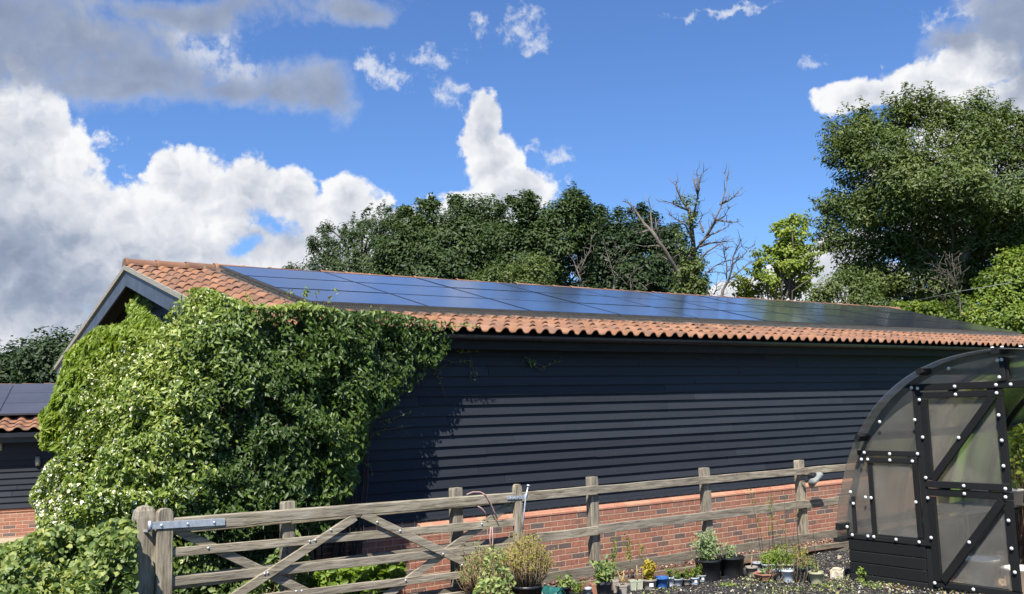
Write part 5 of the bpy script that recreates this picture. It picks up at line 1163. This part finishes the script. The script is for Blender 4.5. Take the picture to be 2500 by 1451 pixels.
def pl_bush(hh, w, n, L, W, mat, shape='leaf', droop=.3, stems=6, stemmat='twigdark', rnd=.7, base=0.0):
    def f(r, rt_, h, seed):
        rg_ = np.random.default_rng(seed); rr = random.Random(seed); g = MB(); S = []
        for i in range(stems):
            a = rr.uniform(0, 6.28); e = rr.random()*w; q = (e*math.cos(a), e*math.sin(a), h*.8+hh*rr.uniform(.6, 1)); m_ = (q[0]*.4, q[1]*.4, h*.8+(q[2]-h*.8)*.5); g.tube([(q[0]*.15, q[1]*.15, h*.8), m_, q], [.004, .0035, .002], 5); S.append((m_, q))
        g.build('stems', M[stemmat], r); P_ = []
        for i in range(n):
            m_, q = S[rr.randrange(len(S))]; t = rr.uniform(-.6+base, 1.05); P_.append([m_[j]+(q[j]-m_[j])*t+rr.gauss(0, w*.28) for j in range(3)])
        P_ = np.array(P_); P_[:, 2] = np.maximum(P_[:, 2], h*.85); leaves('foliage', P_, np.tile([-.2, -.5, .8], (len(P_), 1)), L, W, mat, r, rng=rg_, shape=shape, droop=droop, rnd=rnd)
    return f
def pl_sticks(lst, mat='cane', leaf=None, nl=0, L=.03, tuft=None):
    def f(r, rt_, h, seed):
        rg_ = np.random.default_rng(seed); rr = random.Random(seed); P_ = []; g = MB()
        for (hh, dx, dy, rad) in lst:
            q = Vector((dx, dy, h*.8+hh)); m_ = Vector((dx*.4+rr.gauss(0, .012), dy*.4, h*.8+hh*.5)); b0 = Vector((rr.uniform(-.3, .3)*rt_, rr.uniform(-.3, .3)*rt_, h*.75)); g.tube([b0, m_, q], [rad, rad*.85, rad*.6], 6)
            for i in range(nl):
                t = rr.uniform(.25, 1.02); v = b0.lerp(m_, t*2) if t < .5 else m_.lerp(q, t*2-1); P_.append([v.x+rr.gauss(0, .018), v.y+rr.gauss(0, .018), v.z])
            if tuft:
                for i in range(tuft): P_.append([q.x+rr.gauss(0, .02), q.y+rr.gauss(0, .02), q.z-abs(rr.gauss(0, .06))])
        g.build('stems', M[mat] if mat in M else mat, r)
        if P_: leaves('foliage', np.array(P_), np.tile([-.2, -.6, .6], (len(P_), 1)), L, L*.28, leaf, r, rng=rg_, rnd=.9, droop=-.3)
    return f
def multi(*fs):
    def f(r, rt_, h, seed):
        for i, q in enumerate(fs): q(r, rt_, h, seed+i*7)
    return f
seedl = lambda n=60, hh=.11, mat='hedge': pl_bush(hh+.02, .06, int(n*1.6), .04, .014, LM[mat], stems=5, base=.3)
pot(1410, 1472, 40, 24, M['black'], 'low black tub of yellowing seedlings beside the teal bag', pl_bush(.13, .09, 90, .05, .02, LM['hedge'], stems=8), seed=1)
pot(1376, 1462, 40, 28, M['black'], 'black pot with dark green leaves right behind the teal bag', pl_bush(.10, .10, 110, .06, .04, LM['bram'], 'round'), seed=2)
pot(1437, 1462, 18, 26, PM['lgrey'], 'smallest pale grey pot left of the dark round pot', None, seed=3, cat='pot', name='plant_pot')
pot(1452, 1458, 26, 32, PM['terra'], 'reddish square pot partly hidden behind the dark round pot', pl_sticks([(.18, -.02, .03, .003)], 'twig'), sides=4, seed=4)
pot(1476, 1468, 42, 46, PM['dgreen'] if False else potmat('charcoal_plastic', (.045, .047, .05)), 'charcoal round pot with a bushy dark green plant and wiry stems', multi(pl_bush(.24, .13, 420, .065, .032, LM['bram'], stems=14), pl_sticks([(.36, -.10, .0, .003), (.33, -.05, .02, .003)], 'twigdark')), seed=5)
pot(1503, 1448, 24, 30, PM['taupe'], 'taupe square pot behind the hexagonal one with a bamboo cane', pl_sticks([(.15, -.02, .0, .004)]), sides=4, seed=6)
pot(1521, 1453, 34, 24, PM['taupe'], 'taupe six-sided pot at the front with three bamboo canes', pl_sticks([(.17, -.05, .02, .0045), (.16, .05, .03, .0045), (.10, 0, 0, .004)], 'cane', LM['yel'], 4), sides=6, seed=7)
pot(1545, 1442, 22, 24, PM['olive'], 'small olive-grey pot behind, right of the six-sided pot', None, sides=4, seed=8, cat='pot', name='plant_pot')
pot(1560, 1440, 22, 22, PM['olive'], 'olive-grey square pot with a single upright cane', pl_sticks([(.18, .0, .02, .005)]), sides=4, seed=9)
pot(1587, 1440, 36, 24, PM['taupe'], 'taupe pot with white label under a yellow and orange leaved plant', pl_bush(.20, .085, 330, .05, .028, LM['yel'], 'round', stems=8, stemmat='twig'), lab=True, seed=10)
pot(1617, 1436, 34, 25, PM['blue'], 'bright blue pot beside the taupe pot with the white label', pl_sticks([(.05, -.03, .03, .002)], 'twig'), seed=11)
pot(1638, 1432, 18, 22, PM['lgrey'], 'narrow pale grey pot squeezed in right of the blue pot', seedl(50), seed=12)
pot(1655, 1431, 25, 17, PM['grey'], 'grey pot of pale seedlings in the middle of the tray', seedl(80, .09), seed=13)
pot(1677, 1428, 20, 14, PM['taupe'], 'small pinkish taupe pot between two grey pots in the tray', seedl(80, .10), seed=14)
pot(1697, 1428, 22, 17, PM['lgrey'], 'pale pot with white label, left of the last labelled pot', seedl(90, .10), lab=True, seed=15)
pot(1714, 1421, 22, 16, PM['grey'], 'last small pot with a white label, against the big black pot', multi(seedl(30), pl_sticks([(.16, -.05, .0, .0025)], 'twig')), lab=True, seed=16)
pot(1731, 1420, 66, 50, M['black'], 'big black pot with a tall silvery green plant', pl_bush(.34, .15, 900, .055, .02, LM['grey'], stems=16, stemmat='twig'), taper=.8, rimh=.09, seed=17)
pot(1788, 1413, 66, 50, M['black'], 'big black pot right of the silvery plant, nearly empty', multi(pl_bush(.20, .09, 140, .05, .018, LM['grey'], stems=5, stemmat='twig'), pl_sticks([(.38, .0, .1, .002), (.3, .06, .1, .002)], 'twig', LM['grey'], 10)), taper=.8, rimh=.09, seed=18)
pot(1836, 1406, 30, 21, PM['taupe'], 'pinkish taupe pot holding one cut pale stem', pl_sticks([(.14, .02, .0, .007)], M['cane'] if False else twigtan), seed=19)
pot(1850, 1394, 26, 20, PM['grey'], 'grey pot in the back row above the terracotta bowl', pl_sticks([(.10, .0, .0, .003)], 'twig', LM['grey'], 10), seed=20)
pot(1874, 1398, 28, 20, PM['grey'], 'grey pot in the back row with tufty green leaves', pl_bush(.12, .10, 160, .05, .02, LM['lime'], stems=8), seed=21)
pot(1898, 1398, 34, 20, PM['olive'], 'wide olive pot of bright green leaves in the back row', pl_bush(.17, .12, 330, .06, .022, LM['lime'], stems=10), seed=22)
pot(1926, 1398, 28, 20, PM['olive'], 'olive pot with a tall willowy stem in the back row', multi(pl_bush(.14, .08, 160, .05, .02, LM['lime'], stems=8), pl_sticks([(.80, -.18, .1, .004), (.60, .1, .1, .003)], 'twig', LM['grey'], 26, .045)), seed=23)
pot(1897, 1416, 26, 24, PM['lgrey'], 'pale grey pot half behind the terracotta bowl', None, seed=24, cat='pot', name='plant_pot')
pot(1870, 1419, 56, 17, PM['terra'], 'shallow six-sided terracotta bowl of succulents at the front', pl_bush(.05, .06, 30, .08, .025, LM['grey'], stems=3, droop=-.2), sides=6, taper=.72, seed=25, name='planted_bowl')
pot(1924, 1422, 34, 30, PM['lgrey'], 'pale grey pot with a bare upright brown stem at the front', pl_sticks([(.42, .04, .0, .005)], 'twig'), seed=26)
pot(1958, 1421, 44, 34, PM['dgreen'], 'dark slate square pot with a tall dark bare stem', multi(pl_sticks([(.62, .0, .02, .006)], 'twigdark'), pl_bush(.03, .08, 120, .03, .012, LM['grey'], stems=3)), sides=4, seed=27)
pot(1994, 1426, 36, 28, PM['khaki'], 'khaki pot with a thin bare stem, nearest the greenhouse', multi(pl_sticks([(.66, .02, .02, .0045)], 'twigdark'), pl_bush(.04, .05, 40, .03, .012, LM['hedge'], stems=3)), seed=28)
pot(1960, 1397, 30, 18, PM['terra'], 'terracotta rimmed pot of thin twiggy stems behind the slate pot', multi(pl_bush(.20, .16, 150, .035, .014, LM['yel'], stems=16, stemmat='twig'), pl_sticks([(.5, -.25, .1, .004), (.42, -.2, 0, .004), (.55, .2, .1, .003), (.4, .28, 0, .003)], 'twigdark')), seed=29)
# tall stems standing behind the tray
def stalks(name, label, specs, mat, leafm, seed, cat='plant', L=.07):
    rg_ = np.random.default_rng(seed); rr = random.Random(seed); P_ = []; g = MB(); b0 = onZ(specs[0][0], specs[0][1]); r = empty(name, (b0[0], b0[1], 0), 0, label, cat)
    for (x0, y0, x1, y1, rad, nl, top) in specs:
        a = onZ(x0, y0, .03); b_ = np.array(onY(x1, y1, a[1]+.02)); m_ = (a+b_)/2+rg_.normal(0, .012, 3); g.tube([tuple(a), tuple(m_), tuple(b_)], [rad, rad*.85, rad*.5], 6)
        for i in range(nl):
            t = rr.uniform(top, 1.02); v = a+(b_-a)*t; P_.append(v+rg_.normal(0, .022, 3))
    put(g.build('stems', mat, r))
    if P_: put(leaves('foliage', np.array(P_), np.tile([-.2, -.7, .5], (len(P_), 1)), L, L*.2, leafm, r, rng=rg_, rnd=.7, droop=-1.0))
stalks('lily_stems', 'pair of tall feathery lily stems in front of the brick wall', [(1498, 1425, 1500, 1318, .003, 60, .45), (1540, 1425, 1532, 1312, .003, 60, .5), (1565, 1420, 1564, 1335, .002, 22, .7)], M['twig'], LM['hedge'], 71)
stalks('willow_whips', 'tall yellow and dark willow whips among the back row of pots', [(1890, 1385, 1882, 1195, .004, 26, .55), (1898, 1385, 1880, 1225, .0035, 16, .4), (1862, 1385, 1832, 1200, .0035, 26, .8), (1868, 1388, 1850, 1250, .003, 16, .5), (1921, 1390, 1914, 1203, .004, 6, .8), (1935, 1390, 1946, 1225, .003, 8, .7), (1925, 1370, 1960, 1300, .004, 0, 1), (1880, 1390, 1878, 1200, .003, 30, .5)], M['twigdark'], LM['hedge'], 72, L=.05)
patch('yarrow', 'yellow-green ferny growth behind the back row of pots', 'plant', [(1865,1365),(1890,1330),(1930,1325),(1960,1335),(1990,1365),(2000,1390),(1870,1392)], lambda x, y: 12.15, 420, .04, .014, LM['hedge'], 73, 'leaf', .1)
# teal bag, weeds
p = onZ(1352, 1475); e = empty('compost_bag', (p[0], p[1], 0), .5, 'crumpled teal plastic bag beside the yellow-topped shrub', 'bag')
import bmesh
bm = bmesh.new(); bmesh.ops.create_cube(bm, size=1); bmesh.ops.subdivide_edges(bm, edges=bm.edges[:], cuts=4, use_grid_fill=True); rr = random.Random(3)
for v in bm.verts:
    k = .75+.25*math.cos(v.co.x*2.4); v.co = Vector((v.co.x*.30*(1-.25*(v.co.z+.5)), v.co.y*.2*k, (v.co.z+.5)*.19*(1-.5*abs(v.co.x))))+Vector([rr.gauss(0, .007) for _ in range(3)])
me = bpy.data.meshes.new('bag_body'); bm.to_mesh(me); bm.free(); link_mesh('bag_body', me, teal, e)
def weed(px, py, n, L, hh, mat, seed, label, w=.06, shape='leaf'):
    b_ = onZ(px, py); r = empty('weed', tuple(b_), 0, label, 'weed', 'weeds on the mulch'); rg_ = np.random.default_rng(seed)
    P_ = rg_.normal(0, w, (n, 3)); P_[:, 2] = rg_.uniform(.02, hh, n); leaves('foliage', P_, np.tile([-.2, -.4, .9], (n, 1)), L, L*.45, mat, r, rng=rg_, shape=shape)
    g = MB(); rr = random.Random(seed)
    for i in range(4): q = P_[rr.randrange(n)]; g.tube([(0, 0, 0), tuple(q)], [.002, .0015], 4)
    g.build('stems', M['twig'], r)
weed(2104, 1428, 70, .045, .19, LM['lime'], 81, 'upright pale green weed in front of the greenhouse base boards', .028)
weed(2135, 1440, 60, .04, .08, LM['hedge'], 82, 'low spreading weed right of the upright weed at the greenhouse', .07)
weed(2185, 1445, 60, .035, .07, m_leaf('maroon_leaf', [(.06, .012, .016), (.12, .03, .03)], .5), 83, 'small maroon leaved weed by the greenhouse door post', .05)
weed(2020, 1440, 60, .04, .07, LM['hedge'], 84, 'flat green weed on the mulch below the khaki pot', .10)
weed(1925, 1445, 50, .035, .05, LM['hedge'], 85, 'sparse weed at the photo bottom below the pale grey pot', .10)
weed(1775, 1435, 50, .035, .05, LM['lime'], 86, 'tiny green weed in front of the big black pots', .06)
p = onX(2492, 1120, 12.0); patch('tomato_plant', 'leafy green plants seen through the open greenhouse doorway', 'plant', [(2468,1060),(2480,1040),(2540,1030),(2540,1180),(2470,1180)], lambda x, y: 14.2, 500, .10, .06, LM['hedge'], 87, 'leaf', .5)
